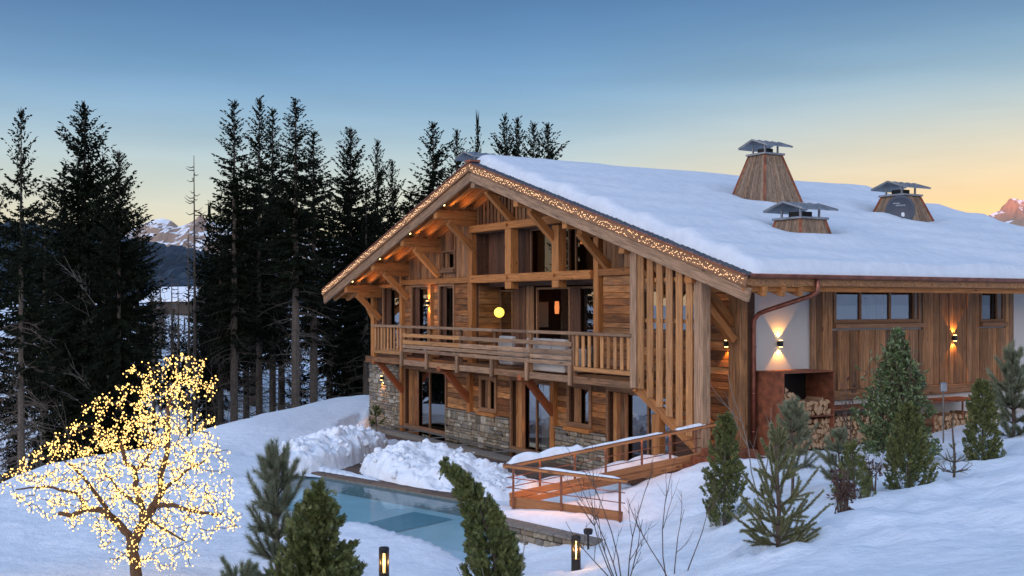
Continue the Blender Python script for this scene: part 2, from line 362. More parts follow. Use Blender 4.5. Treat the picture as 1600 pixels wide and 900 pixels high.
def watermat():
    m, nt, b, N, L = newmat('water'); nt.nodes.remove(b)
    tr = N('ShaderNodeBsdfTransparent'); tr.inputs[0].default_value = (.84, .97, .98, 1)
    gl = N('ShaderNodeBsdfGlossy'); gl.inputs['Roughness'].default_value = .04
    tc = N('ShaderNodeTexCoord'); nz = N('ShaderNodeTexNoise'); nz.inputs['Scale'].default_value = 5; nz.inputs['Detail'].default_value = 3; L(tc.outputs['Object'], nz.inputs['Vector'])
    bp = N('ShaderNodeBump'); bp.inputs['Strength'].default_value = .08; bp.inputs['Distance'].default_value = .05; L(nz.outputs[0], bp.inputs['Height']); L(bp.outputs[0], gl.inputs['Normal'])
    fr = N('ShaderNodeFresnel'); fr.inputs[0].default_value = 1.16; L(bp.outputs[0], fr.inputs['Normal'])
    mx = N('ShaderNodeMixShader'); L(fr.outputs[0], mx.inputs[0]); L(tr.outputs[0], mx.inputs[1]); L(gl.outputs[0], mx.inputs[2])
    df = N('ShaderNodeBsdfDiffuse'); df.inputs[0].default_value = (.36, .66, .71, 1); m2 = N('ShaderNodeMixShader'); m2.inputs[0].default_value = .20   # milky, half frozen water
    L(tr.outputs[0], m2.inputs[1]); L(df.outputs[0], m2.inputs[2]); L(m2.outputs[0], mx.inputs[1])
    L(mx.outputs[0], nt.nodes['Material Output'].inputs[0]); MAT['water'] = m
watermat()

# ------------------------------------------------------------------ terrain
CP = [  # X, Y, height over the terrace
 (-6.3, 18.7, 0), (-2, 18.3, 0), (0, 17.5, .1), (-10, 22, 0), (-13.2, 29.3, 0), (-12.6, 32, 0), (-11.2, 40, .1), (-10.2, 45, .15), (-9.0, 48.5, .25), (-6.5, 51, .35), (-2, 52, .3),
 (-8, 26, 0), (-8, 34, .05), (-7, 40, .1), (-7.5, 45, .2), (-4, 30, 0), (-2, 35, 0), (-1, 22, -.05), (-3, 24, 0), (-12, 20, 0), (-13.5, 24, 0),
 (1.1, 19.0, 0), (.3, 20.3, -.12), (-.2, 21.8, -.3), (.5, 21.1, -.16), (1.1, 20.4, .02), (.1, 22.95, .26), (1.0, 22.0, .24), (1.7, 21.2, .24), (0, 23.5, .3), (2.3, 22.6, .16), (1.5, 23.6, .36), (2.6, 24.0, .55), (3.6, 24.2, .8), (4.5, 24.6, 1.08), (3.2, 22.2, .5), (4.2, 22.0, .95), (2.6, 20.6, .45), (.2, 24.6, .1), (1.4, 25.6, 0), (2.6, 26.6, .0),
 (3.6, 19, .98), (3.72, 15.5, 1.24), (5.1, 17, 1.4), (6.8, 19, 1.42), (8.9, 21, 1.65), (10.2, 22, 1.87), (6.6, 25.0, 1.2), (7.4, 25.6, 1.2), (9.5, 27.2, 1.28), (10.8, 28, 1.35), (14, 30, 1.6), (5.6, 24.6, 1.18), (5.2, 21, 1.15), (6, 23, 1.2), (7.9, 24, 1.25),
 (4.16, 9, 2.38), (3.8, 11, 1.89), (3, 13, 1.38), (2.24, 15.5, .76), (1.2, 17, .3), (0, 14, .45), (-2.2, 13, .4), (0, 8, 1.5), (0, 0, 2.9), (0, -10, 3.6), (2, 6, 2.35), (6, 12, 2.0), (9, 16, 2.1), (10, 10, 2.9), (12, 20, 2.2), (15, 14, 3.0), (18, 24, 2.4), (14, 2, 3.6),
 (-6, 14, .2), (-6, 8, 1), (-14, 16, 0), (-14, 8, .6), (-16, 0, 1), (-24, 10, -1), (-16, 24, -1.2),
 (-16, 30, -2.2), (-14.5, 40, -2.4), (-13.5, 46, -2.4), (-12, 52, -2.2), (-8, 57, -2.2), (-20, 30, -5), (-20, 40, -6), (-18, 50, -5.6), (-12, 60, -5), (-2, 62, -2.5), (-30, 30, -7), (-30, 45, -7.5), (-28, 58, -6.5), (-20, 62, -5.4), (-45, 50, -7),
 (-20, 78, -2.2), (-40, 75, -2.4), (-26, 95, 1.6), (-45, 95, 1.8), (-30, 110, 4.2), (-50, 112, 4.4), (-30, 130, 4.7), (-60, 130, 4.7), (-8, 80, -1.5), (-10, 110, 3.5), (10, 75, 0), (5, 60, 0), (15, 55, 1), (25, 45, 1.6), (30, 60, 2), (25, 90, 3), (30, 25, 2.6), (32, 8, 3.4), (0, 130, 4.4), (40, 120, 4.4),
]
_cp = np.array(CP)
def _tps_fit():
    n = len(_cp); P = np.c_[np.ones(n), _cp[:, :2]]
    d2 = ((_cp[:, None, :2]-_cp[None, :, :2])**2).sum(-1); K = np.where(d2 > 0, .5*d2*np.log(d2+1e-12), 0) + np.eye(n)*.06
    A = np.zeros((n+3, n+3)); A[:n, :n] = K; A[:n, n:] = P; A[n:, :n] = P.T
    return np.linalg.solve(A, np.r_[_cp[:, 2], 0, 0, 0])
_w = _tps_fit()
def tps(X, Y):
    X = np.asarray(X, float); Y = np.asarray(Y, float); n = len(_cp)
    Xc = np.clip(X, -60, 40); Yc = np.clip(Y, -10, 130)
    out = _w[n] + _w[n+1]*Xc + _w[n+2]*Yc
    for i in range(n):
        d2 = (Xc-_cp[i, 0])**2 + (Yc-_cp[i, 1])**2
        out = out + _w[i]*.5*d2*np.log(d2+1e-12)
    far = np.hypot(X-Xc, Y-Yc); k = np.clip(far/120, 0, 1)
    return out*(1-k) + 2*k
def inpoly(x, y, poly):
    c = False; j = len(poly)-1
    for i in range(len(poly)):
        xi, yi = poly[i]; xj, yj = poly[j]
        if (yi > y) != (yj > y) and x < (xj-xi)*(y-yi)/(yj-yi)+xi: c = not c
        j = i
    return c
def sdpoly(x, y, poly):     # signed distance, positive inside
    d = 1e9; j = len(poly)-1
    for i in range(len(poly)):
        ax, ay = poly[j]; bx, by = poly[i]; ex, ey = bx-ax, by-ay
        t = max(0, min(1, ((x-ax)*ex+(y-ay)*ey)/(ex*ex+ey*ey))); d = min(d, math.hypot(x-ax-t*ex, y-ay-t*ey)); j = i
    return d if inpoly(x, y, poly) else -d
WATER_Z = -.15
POOL = [(-6.35, 31.6), (-.8, 26.4), (-.7, 23.4), (-.55, 22.4), (-.6, 21.1), (-5.35, 25.95), (-5.95, 27.6)]
DECK = [(-6.4, 32.3), (-4.9, 34.5), (-3.6, 37.6), (-1.2, 37.0), (-1.5, 33.0), (-3.4, 29.3)]
def raw_h(X, Y): return float(tps(X, Y))
def hgt(X, Y):
    """height of the snow at a place, without the fine noise"""
    z = raw_h(X, Y)
    return z
HOLLOWS = [(at(u, v, Y), d, r) for u, v, Y, d, r in ((1132, 806, 18.6, .14, .4), (1420, 768, 19, .14, .42), (1536, 722, 21, .12, .4), (1335, 778, 18.2, .12, .35), (1238, 756, 20.2, .12, .4), (1215, 858, 15.4, .26, .5), (1318, 806, 16.8, .14, .35), (1490, 748, 19.5, .1, .3), (962, 893, 16.6, .06, .3), (900, 893, 19, .05, .18), (600, 916, 17.6, .05, .18), (217, 905, 17.5, .1, .35))]
def build_ground():
    def lines(a, b, step, lo, hi, g=1.22, ext=6000):
        core = list(np.arange(a, b+1e-6, step)); s = step; x = a; L = []
        while x > lo: s *= g; x -= s; L.append(x)
        s2 = step; x = b; Rr = []
        while x < hi: s2 *= g; x += s2; Rr.append(x)
        return np.array(L[::-1]+core+Rr)
    xs = lines(-16, 12, .2, -6000, 6000, 1.13); ys = lines(7, 33, .2, -6000, 6000, 1.13)
    GX, GY = np.meshgrid(xs, ys); Z = tps(GX, GY); nx, ny = len(xs), len(ys)
    V = []
    for j in range(ny):
        for i in range(nx):
            X, Y, z = xs[i], ys[j], Z[j, i]
            near = abs(X) < 90 and -15 < Y < 160
            if near:
                amp = .075 if Y < 60 else .25
                z += amp*noise.fractal(Vector((X*.55, Y*.55, 3.1)), 1.0, 2.0, 4) + .034*noise.fractal(Vector((X*1.6, Y*1.6, 9)), .7, 2, 5)
                if 1 < X < 12 and 13 < Y < 26:
                    z += .10*noise.fractal(Vector((X*1.1, Y*1.1, 21)), .7, 2.1, 4)*min(1, X-1, Y-13, 26-Y)
                if -8 < X < 12 and 13 < Y < 24:
                    for hp, hd, hr in HOLLOWS:
                        dd2 = (X-hp.x)**2+(Y-hp.y)**2
                        if dd2 < 4*hr*hr: dq = math.sqrt(dd2)/hr; z += -hd*math.exp(-dq*dq*1.4)+hd*.45*math.exp(-((dq-1.25)/.3)**2)
                if X < -13.8 or Y > 55: z += .8*noise.fractal(Vector((X*.13, Y*.13, 5)), 1, 2, 3)*min(1, max(-13.8-X, Y-55, 0)/4)
                lx, ly = toL(X, Y)
                if -22.2 < lx < .0 and .05 < ly < 15.7: z = min(z, -.7)
                elif -21 < lx < -2.0 and -2.1 < ly <= .05: z = min(z, -.25)
                if -8.6 < X < .5 and 20 < Y < 34:
                    s = sdpoly(X, Y, POOL)
                    if s > -.5:
                        t = max(0, min(1, (s+.28)/.75)); z = z*(1-t) + (-1.9)*t if t > 0 else z
                        far = toL(X, Y)
                if -7 < X < 0 and 29 < Y < 38 and sdpoly(X, Y, DECK) > -.05: z = min(z, -.32)
            else:
                z += 4*noise.noise(Vector((X*.004, Y*.004, 0)))*min(1, (max(abs(X)-90, abs(Y)-160, 0))/300)
            V.append((X, Y, z))
    F = [(j*nx+i, j*nx+i+1, (j+1)*nx+i+1, (j+1)*nx+i) for j in range(ny-1) for i in range(nx-1)]
    o = mobj('ground', V, F, MAT['snow'], None, True); fin(o, 'snow covered ground of garden, ravine and far slope', None, None, 'structure')
build_ground()

# far hills and mountains
def mountain(name, label, Y, x0, x1, prof, depth, seed, mat, nx=220, ny=61, amp=.22, base=-40):
    V = []
    for j in range(ny):
        t = j/(ny-1)
        for i in range(nx):
            X = x0 + (x1-x0)*i/(nx-1); H = prof(X)+14
            f = 1-abs(t*2-1); f = f**.8                     # ridge in the middle of the depth
            n = noise.ridged_multi_fractal(Vector((X*.006+seed, t*depth*.006, seed)), .9, 2.1, 6, 1, 2)
            n2 = noise.fractal(Vector((X*.02, t*depth*.02, seed)), .9, 2, 5)
            z = base + (H-base)*f*(1 + (n-1.1)*amp*(1-f)) + n2*14*(.35 if f > .95 else 1)*amp*4
            V.append((X, Y + (t-.5)*depth, z))
    F = [(j*nx+i, j*nx+i+1, (j+1)*nx+i+1, (j+1)*nx+i) for j in range(ny-1) for i in range(nx-1)]
    o = mobj(name, V, F, mat, None, False); fin(o, label, None, None, 'structure'); return o
def interp(pts):
    xs = [p[0] for p in pts]; zs = [p[1] for p in pts]
    return lambda X: float(np.interp(X, xs, zs))
def sil(Y, pts): return interp([((u-800)/FPX*Y, CZ-(v-HV)/FPX*Y) for u, v in pts])
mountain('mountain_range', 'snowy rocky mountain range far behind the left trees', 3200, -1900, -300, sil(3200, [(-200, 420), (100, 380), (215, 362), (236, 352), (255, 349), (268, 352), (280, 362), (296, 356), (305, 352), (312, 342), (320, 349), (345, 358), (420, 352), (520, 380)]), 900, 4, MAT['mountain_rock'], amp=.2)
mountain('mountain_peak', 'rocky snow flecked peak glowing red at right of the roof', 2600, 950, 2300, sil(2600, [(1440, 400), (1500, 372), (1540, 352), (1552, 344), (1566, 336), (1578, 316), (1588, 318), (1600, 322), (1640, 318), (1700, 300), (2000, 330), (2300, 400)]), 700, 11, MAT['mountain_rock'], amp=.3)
def forest_hill():
    Y0 = 620; V = []; nx = 420; ny = 26; prof = sil(Y0, [(-300, 340), (0, 350), (150, 365), (230, 378), (262, 384), (300, 392), (345, 405), (450, 430), (640, 470), (900, 476)])
    for j in range(ny):
        for i in range(nx):
            X = -420 + 480*i/(nx-1); t = j/(ny-1); H = prof(X)
            z = 5 + (H-5)*min(1, t*1.25)**.85 - (max(0, t-.8)*5*40)
            z += abs(noise.noise(Vector((X*.45, t*60, 1))))*5*min(1, t*4) + 3*noise.noise(Vector((X*.06, t*9, 3)))
            V.append((X, 380 + 240*t*1.25, z))
    F = [(j*nx+i, j*nx+i+1, (j+1)*nx+i+1, (j+1)*nx+i) for j in range(ny-1) for i in range(nx-1)]
    fin(mobj('forest_hill', V, F, MAT['forest_haze_tint'], None, False), 'forested hill below the mountains, tinted dark blue for haze', None, None, 'structure')
forest_hill()
def shade_ridge():       # unseen ridge added behind the viewer to keep the sun off the valley
    c = SUN_AZ*3000; t = Vector((-SUN_AZ.y, SUN_AZ.x, 0)); V = []; n = 90
    for i in range(n):
        a = (i/(n-1)-.5)*16000
        for k, (dd, h) in enumerate(((-900, -20), (-350, 190), (0, 337), (500, 150), (1100, -20))):
            hh = h + (48*max(0, min(1, (-1200-a)/600)) +6 if k == 2 else 0) + (10*noise.fractal(Vector((a*.003, k, 2)), 1, 2, 4) if k in (1, 2, 3) else 0)
            p = c + t*a + SUN_AZ*dd; V.append((p.x, p.y, hh))
    F = [(i*5+k, i*5+k+1, (i+1)*5+k+1, (i+1)*5+k) for i in range(n-1) for k in range(4)]
    fin(mobj('added_shade_ridge', V, F, MAT['mountain_rock'], None, True), 'unseen ridge added behind the viewer to shade the valley', None, None, 'structure')
shade_ridge()
def reflection_ridge():  # unseen snow slope added for the side windows to reflect
    dr = Vector((.62, -.785, 0)); t = Vector((-dr.y, dr.x, 0)); V = []; n = 80
    for i in range(n):
        a = (i/(n-1)-.5)*4200
        for k, (dd, h) in enumerate(((-500, -10), (-200, 110), (0, 215), (400, -20))):
            p = dr*1400+t*a+dr*dd; V.append((p.x, p.y, h*(1+.22*noise.fractal(Vector((a*.003, k*.7, 6)), 1, 2, 4))*max(.15, 1-abs(a/2300)**3) if k in (1, 2) else h))
    F = [(i*4+k, i*4+k+1, (i+1)*4+k+1, (i+1)*4+k) for i in range(n-1) for k in range(3)]
    fin(mobj('added_reflection_ridge', V, F, MAT['mountain_rock'], None, True), 'unseen snowy ridge added behind the viewer for window reflections', None, None, 'structure')
reflection_ridge()

# ------------------------------------------------------------------ pool and deck
def build_pool():
    m = MB(); n = len(POOL); c = Vector((sum(p[0] for p in POOL)/n, sum(p[1] for p in POOL)/n, 0))
    big = [(p[0]+(p[0]-c.x)*.12, p[1]+(p[1]-c.y)*.12) for p in POOL]
    ext = 0.35
    mobj('pool_water', [(p[0], p[1], WATER_Z) for p in big], [list(range(n))[::-1]], MAT['water'])
    fin(bpy.data.objects['pool_water'], 'still turquoise water of the outdoor swimming pool', None, None, 'structure')
    fl = -.5
    o = mobj('pool_floor', [(p[0], p[1], fl) for p in big], [list(range(n))[::-1]], MAT['pool_tile']); fin(o, 'pale shallow floor of the swimming pool', None, None, 'structure')
    # darker covered basin in the shallow shelf
    q = [(-3.63, 25.33), (-2.40, 27.15), (-1.4, 26.2), (-2.75, 24.5)]
    t = mobj('pool_basin', [(x, y, fl+.02) for x, y in q], [[0, 3, 2, 1]], MAT['pool_deep']); fin(t, 'deep teal basin set in the pool floor', None, None, 'structure')
    # coping boards along the far edge
    a = Vector((-6.5, 31.75, 0)); b = Vector((-.8, 26.4, 0)); d = (b-a).normalized(); nrm = Vector((-d.y, d.x, 0))
    if nrm.y < 0: nrm = -nrm
    base = MB(); ang = math.atan2(d.y, d.x); L = (b-a).length
    Mr = Matrix.Rotation(ang, 3, 'Z'); ctr = (a+b)/2 + nrm*.22
    base.cbox(ctr.x, ctr.y, -.36, L, .62, .5, .01, Mr); cp = base.build('pool_coping', MAT['concrete']); fin(cp, 'wooden edge along the far side of the pool', None, None, 'structure')
    for k in range(3):
        for j in range(4):
            p0 = a + d*(L*j/4+.01) + nrm*(.0+.19*k); p1 = a + d*(L*(j+1)/4-.01) + nrm*(.0+.19*k)
            beam('plank', (p0.x, p0.y, -.09-.003*k), (p1.x, p1.y, -.09-.003*k), .175, .04, MAT['deck_wood'], cp)
    # deck between the two snow heaps, from the pool to the garden door
    dk = mobj('deck', [(x, y, -.16) for x, y in DECK], [list(range(len(DECK)))[::-1]], MAT['deck_wood']); fin(dk, 'dark timber deck cleared of snow between the heaps', None, None, 'structure')
    for k in range(40):
        o0 = a + nrm*(.62+k*.155)
        p0 = o0 + d*(1.2+k*.02); p1 = o0 + d*(5.2+k*.06)
        beam('plank', (p0.x, p0.y, -.11), (p1.x, p1.y, -.11), .145, .035, MAT['deck_wood'], dk)
build_pool()
def heap(name, label, cx, cy, ang, lx, ly, hmax, seed, prof=None):
    m = []; n1, n2 = 110, 60; ca, sa = math.cos(ang), math.sin(ang); F = []
    for j in range(n2):
        for i in range(n1):
            u = (i/(n1-1)-.5)*2; v = (j/(n2-1)-.5)*2
            e = max(0, 1-(abs(u)**2.6+abs(v)**2.2)); base = e**.55
            x, y = u*lx/2, v*ly/2; X = cx + ca*x - sa*y; Y = cy + sa*x + ca*y
            p = prof(u) if prof else 1
            nz = noise.fractal(Vector((X*1.1, Y*1.1, seed)), .9, 2, 4)
            cell = noise.cell_vector(Vector((X*5, Y*5, seed)))[0]
            vor = noise.voronoi(Vector((X*2.6, Y*2.6, seed)))[0][0]; vor2 = noise.voronoi(Vector((X*6.5, Y*6.5, seed+4)))[0][0]
            h = hmax*p*base*(1+.30*nz) + (.26*(.42-vor)+.13*(.38-vor2))*min(1, e*3)
            zb = min(raw_h(X, Y), .1) - .2
            m.append((X + .05*noise.noise(Vector((X*4, Y*4, 1))), Y + .05*noise.noise(Vector((X*4, Y*4, 7))), zb + .2*min(1, e*6) + max(h, -.1)))
        
    F = [(j*n1+i, j*n1+i+1, (j+1)*n1+i+1, (j+1)*n1+i) for j in range(n2-1) for i in range(n1-1)]
    ob = fin(mobj(name, m, F, MAT['snow'], None, True), label, 'snow heap', 'shovelled snow heaps')
    random.seed(seed); cb = MB()
    for k in range(260):
        q = random.choice(m); 
        if q[2] < .02: continue
        sz = rr(.025, .085)*(1 if random.random() < .85 else 2.4); R3 = Euler((rr(0, 6), rr(0, 6), rr(0, 6))).to_matrix(); cb.cbox(q[0]+rr(-.1, .1), q[1]+rr(-.1, .1), q[2]+sz*.1, sz*rr(.8, 1.5), sz*rr(.8, 1.3), sz*rr(.6, 1.1), sz*.22, R3)
    cb.build('snow_chunk', MAT['snow'], ob, True, kind='stuff')
heap('snow_heap', 'lower lumpy snow heap left of the cleared deck', -5.55, 34.2, math.atan2(6.5, 1.4), 7.6, 2.3, .66, 3)
heap('snow_heap', 'longer lumpy snow heap between pool edge and glass ledge', -1.75, 29.9, math.atan2(-4.4, 3.6), 6.6, 3.3, .74, 8, lambda u: .72 if u > .3 else (1.05 if u < -.2 else .9))

# ------------------------------------------------------------------ the chalet
chalet = empty('chalet', (HX, HY, 0), HROT, 'large timber and stone alpine chalet with balcony under a snow covered roof', 'chalet')
RX = -10.65; SL = .305
def zr(x): return 9.03 - SL*abs(x-RX)
XL, XR = -23.1, 1.8; YF, YB = -1.6, 16.3
def wall_cells(m, x0, x1, z0, ztop, holes, y0, y1):
    xs = sorted({x0, x1, RX} | {h[0] for h in holes} | {h[1] for h in holes}); xs = [x for x in xs if x0 <= x <= x1]
    for a, b in zip(xs[:-1], xs[1:]):
        if b-a < 1e-4: continue
        hs = sorted([(h[2], h[3]) for h in holes if h[0] <= a+1e-6 and h[1] >= b-1e-6]); z = z0; spans = []
        for h0, h1 in hs:
            if h0 > z: spans.append((z, h0, False))
            z = max(z, h1)
        spans.append((z, None, True))
        for s0, s1, top in spans:
            if top: za, zb = ztop(a), ztop(b)
            else: za = zb = s1
            if za <= s0 and zb <= s0: continue
            m.add([(a, y0, s0), (b, y0, s0), (b, y1, s0), (a, y1, s0), (a, y0, za), (b, y0, zb), (b, y1, zb), (a, y1, za)],
                  [[0, 3, 2, 1], [4, 5, 6, 7], [0, 1, 5, 4], [1, 2, 6, 5], [2, 3, 7, 6], [3, 0, 4, 7]])
# openings of the gable wall: x0,x1,z0,z1
G_DOORS = [(-18.6, -15.3, 0, 2.18), (-10.7, -8.45, 0, 2.2), (-5.45, -2.75, 0, 2.2)]
G_WINS = [(-12.7, -11.8, 1.05, 2.1), (-7.4, -6.4, 1.05, 2.2)]
U_WINS = [(-20.6, -19.1, 2.8, 5.25), (-18.0, -16.7, 2.8, 5.25), (-15.75, -14.7, 2.8, 5.25), (-15.5, -14.62, 5.85, 6.45)]
LOGGIA = (-13.1, -6.05, 2.66, 6.98)
STAIRW = [(-4.1, -1.5, 3.85, 5.0)]
front = MB()
wall_cells(front, -21.8, 0, -.5, lambda x: zr(x)-.26, G_DOORS+G_WINS+U_WINS+[LOGGIA]+STAIRW, .03, .28)
front_wall = front.build('gable_wall', MAT['dark_board'], chalet)
def hboards(parent, x0, x1, z0, z1, y, mat, h=(.15, .24), th=.035, name='plank'):
    z = z0
    while z < z1-.04:
        hh = min(rr(*h), z1-z)
        if z1-(z+hh) < .08: hh = z1-z
        x = x0
        while x < x1-.01:
            L = rr(.9, 2.6); xe = x1 if x+L > x1-.5 else x+L
            dy = rr(-.008, .008)
            beam(name, (x+.003, y+dy, z+hh/2), (xe-.003, y+dy, z+hh/2), th, hh-.012, mat, parent, .006)
            x = xe
        z += hh
def vboards(parent, x0, x1, zb, zt, y, mat, w=(.15, .23), gap=.012, th=.035, name='board'):
    x = x0
    while x < x1-.02:
        ww = min(rr(*w), x1-x)
        if x1-(x+ww) < .07: ww = x1-x
        xc = x+ww/2; dy = rr(-.01, .01)
        b = zb(xc) if callable(zb) else zb; t = zt(xc) if callable(zt) else zt
        if t-b > .03: beam(name, (xc, y+dy, b), (xc, y+dy, t), ww-gap, th, mat, parent, .006, (0, 1, 0))
        x += ww
WR, WC, WT = MAT['reclaimed'], MAT['cladding'], MAT['timber']
under = lambda x: zr(x)-.28
# planks on the ground floor
for x0, x1, z0, z1 in [(-15.2, -12.75, .98, 2.42), (-12.75, -11.75, 2.1, 2.42), (-11.72, -10.78, .98, 2.42), (-8.1, -7.45, .98, 2.42), (-7.45, -6.35, 2.22, 2.42), (-6.33, -5.5, .98, 2.42)]:
    hboards(front_wall, x0, x1, z0, z1, 0, WR)
# planks and boards of the upper floor
for x0, x1, z0, z1 in [(-14.65, -13.45, 2.7, 5.33), (-16.65, -16.5, 2.7, 5.33), (-16.28, -15.8, 2.7, 5.33), (-5.75, -4.1, 2.7, 5.4), (-4.1, -1.5, 2.7, 3.85), (-4.1, -1.3, 5.0, 5.2), (-1.5, -.42, 1.1, 5.3), (-2.75, -1.5, 1.5, 3.85), (-18.7, -18.05, 2.7, 5.33), (-19.05, -18.95, 2.7, 5.3)]:
    hboards(front_wall, x0, x1, z0, z1, 0, WR)
vboards(front_wall, -18.75, -15.6, 5.55, under, 0, WC)
vboards(front_wall, -15.5, -14.6, 5.55, 5.78, 0, WC)
vboards(front_wall, -14.55, -13.48, 5.55, under, 0, WC)
vboards(front_wall, -15.55, -14.6, 6.5, under, 0, WC)
vboards(front_wall, -13.1, -6.1, 7.27, under, 0, WC, (.21, .25), .075)
vboards(front_wall, -5.75, -2.8, 5.6, under, 0, WC)
vboards(front_wall, -21.5, -18.75, 5.3, under, 0, WC)
# posts and beams
def post(x, z0, z1, w=.26, y=-.03, mat=WT, d=.2): return beam('post', (x, y, z0), (x, y, z1), w, d, mat, chalet, .015, (0, 1, 0))
def rail(x0, x1, z, h=.22, y=-.05, mat=WT, d=.2, name='beam'): return beam(name, (x0, y, z), (x1, y, z), d, h, mat, chalet, .015)
post(-21.55, 2.55, under(-21.55), .26); post(-18.87, 0, 5.75, .2); post(-16.4, 2.65, 5.33, .2)
post(-13.3, 2.5, under(-13.3)-.02, .3, -.06); post(-13.42, .95, 2.45, .22, -.06); post(-8.2, 0, 2.45, .22, -.06)
post(-10.65, 5.1, 7.02, .36, -.08, WT, .3); post(-7.9, 5.1, 6.95, .36, -.08, WT, .3); post(-5.93, 2.66, under(-5.9), .24, -.05)
post(-.2, -.3, under(-.2), .42, -.06, MAT['cladding'], .24)
rail(-13.15, -6.05, 5.45, .26, -.11, WT, .28); rail(-13.15, -7.6, 7.13, .24, -.11, WT, .28)
rail(-18.75, -13.46, 5.44, .2); rail(-5.8, -2.8, 5.5, .2); rail(-21.4, -18.98, 5.33, .14)
for x in (-10.65, -7.9):     # wooden pegs on the beams
    for z in (5.47, 7.13):
        if x > -8 and z > 7: continue
        m = MB(); m.tube([(x, -.31, z), (x, -.24, z)], .05, 10); m.build('peg', MAT['timber'], chalet)
# purlins, corbels and braces under the overhang
for k in range(-4, 5):
    x = RX + 2.585*k; zc = zr(x)-.64
    beam('purlin', (x, -1.5, zc), (x, .2, zc), .24, .30, WT if k else MAT['weathered'], chalet, .015)
    beam('corbel', (x, -1.02, zc-.25), (x, 0, zc-.25), .22, .2, WT, chalet, .015)
    if k: beam('brace', (x, -1.0, zc-.24), (x, -.02, zc-1.2), .2, .2, WT, chalet, .015)
    else: beam('brace', (x, -1.0, zc-.2), (x, -.02, zc-1.15), .2, .2, WT, chalet, .015)
beam('brace', (-21.75, -.02, 4.1), (-22.6, -.02, 4.85), .16, .16, WT, chalet)
beam('brace', (-.15, -.25, 3.75), (-.15, -1.25, 4.75), .18, .18, WT, chalet)
# balcony braces
for x in (-18.8, -13.42, -8.2):
    beam('balcony_brace', (x, -.06, 1.3), (x, -1.0, 2.38), .2, .2, MAT['brace_red'], chalet, .015)
    beam('joist', (x, .1, 2.46), (x, -1.3, 2.46), .2, .18, MAT['brace_red'], chalet, .015)
# rafters, barge boards, light band
def rake(name, y, off, w, h, mat, x_in=0.0, ends=True):
    for sx, xe in ((-1, XL), (1, XR)):
        beam(name, (RX+sx*x_in, y, zr(RX+sx*x_in)+off), (xe, y, zr(xe)+off), w, h, mat, chalet, .015)
rake('barge_board', -1.55, -.44, .09, .31, MAT['weathered'])
rake('fascia_board', -1.63, -.15, .05, .25, MAT['frame_wood'])
rake('fascia_cap', -1.645, -.01, .09, .04, MAT['copper'])
for y in (-1.1, -.55, -.02): rake('rafter', y, -.36, .14, .22, WT)
# roof deck with soffit, slates, ridge cap
m = MB()
for sx, xe in ((-1, XL), (1, XR)):
    P = [(RX, zr(RX)-.05), (xe, zr(xe)-.05), (xe, zr(xe)-.22), (RX, zr(RX)-.22)]
    m.add([(p[0], y, p[1]) for y in (YF, YB) for p in P], [[0, 1, 2, 3], [7, 6, 5, 4], [0, 4, 5, 1], [1, 5, 6, 2], [2, 6, 7, 3], [3, 7, 4, 0]])
roof = m.build('roof', WC, chalet)
m = MB()
ca = math.atan(SL)
for sx, xe in ((1, XR), (-1, XL)):
    n = 66; L = abs(xe-RX)
    for i in range(n):
        xc = RX + sx*(L*(i+.5)/n); My = Matrix.Rotation(ca*sx+.10*sx, 3, 'Y')
        y = YF-.06
        while y < -.75:
            w = rr(.2, .3); m.cbox(xc+rr(-.012, .012), y+w/2, zr(xc)-.01+rr(0, .012), L/n*1.35, w-.006, .02, .002, My); y += w
    if sx > 0:
        y = -.7
        while y < YB:
            w = rr(.22, .34)
            for i in (n-1, n-2): 
                xc = RX + sx*(L*(i+.5)/n); m.cbox(xc, y+w/2, zr(xc)-.01+rr(0, .01), L/n*1.35, w-.006, .02, .002, Matrix.Rotation(ca*sx+.1*sx, 3, 'Y'))
            y += w
m.build('slate', MAT['slate'], roof, kind='stuff')
beam('ridge_cap', (RX, YF-.1, zr(RX)+.03), (RX, .1, zr(RX)+.03), .34, .09, MAT['copper'], chalet, .03)
# soffit underside boards run along the slope between purlins (seen from below at the left)
for sx, xe in ((-1, XL), (1, XR)):
    for i in range(9):
        y = -1.5+i*.17
        beam('soffit_board', (RX+sx*.02, y+.08, zr(RX)-.235), (xe, y+.08, zr(xe)-.235), .16, .02, MAT['slat'], roof, .004)
# eave: fascia, gutter, downpipe, tiled rafters tails
eave_fascia = beam('eave_beam', (1.66, YF+.0, 5.0), (1.66, YB, 5.0), .1, .24, WT, chalet, .012)
beam('eave_beam', (XL+.12, YF, 5.0), (XL+.12, YB, 5.0), .1, .24, WT, chalet, .012)
m = MB(); n = 8; ys = [YF-.05+ (YB-YF)*i/40 for i in range(41)]; r = .085; V = []; F = []
for y in ys:
    for k in range(n+1):
        t = math.pi + math.pi*k/n; V.append((1.86+r*math.cos(t), y, 5.245+r*math.sin(t)))
    
for i in range(len(ys)-1):
    for k in range(n): F.append([i*(n+1)+k, i*(n+1)+k+1, (i+1)*(n+1)+k+1, (i+1)*(n+1)+k])
m.add(V, F); m.tube([(1.945, YF-.05, 5.25), (1.945, YB, 5.25)], .014, 6)
for i in range(28):
    y = YF+.3+i*.72; m.box(1.77, 1.95, y-.012, y+.012, 5.243, 5.252)
gut = m.build('gutter', MAT['copper'], chalet, True)
m = MB(); m.tube([(1.86, .42, 5.16), (1.86, .42, 4.98), (1.84, .42, 4.88), (1.72, .40, 4.80), (.45, .20, 4.45), (.26, .16, 4.38), (.13, .15, 4.24), (.11, .15, 4.1), (.11, .15, .6)], .055, 12)
for z in (3.6, 2.5, 1.6): m.tube([(.11, .15, z-.02), (.11, .15, z+.02)], .066, 12)
m.build('downpipe', MAT['copper'], chalet, True)
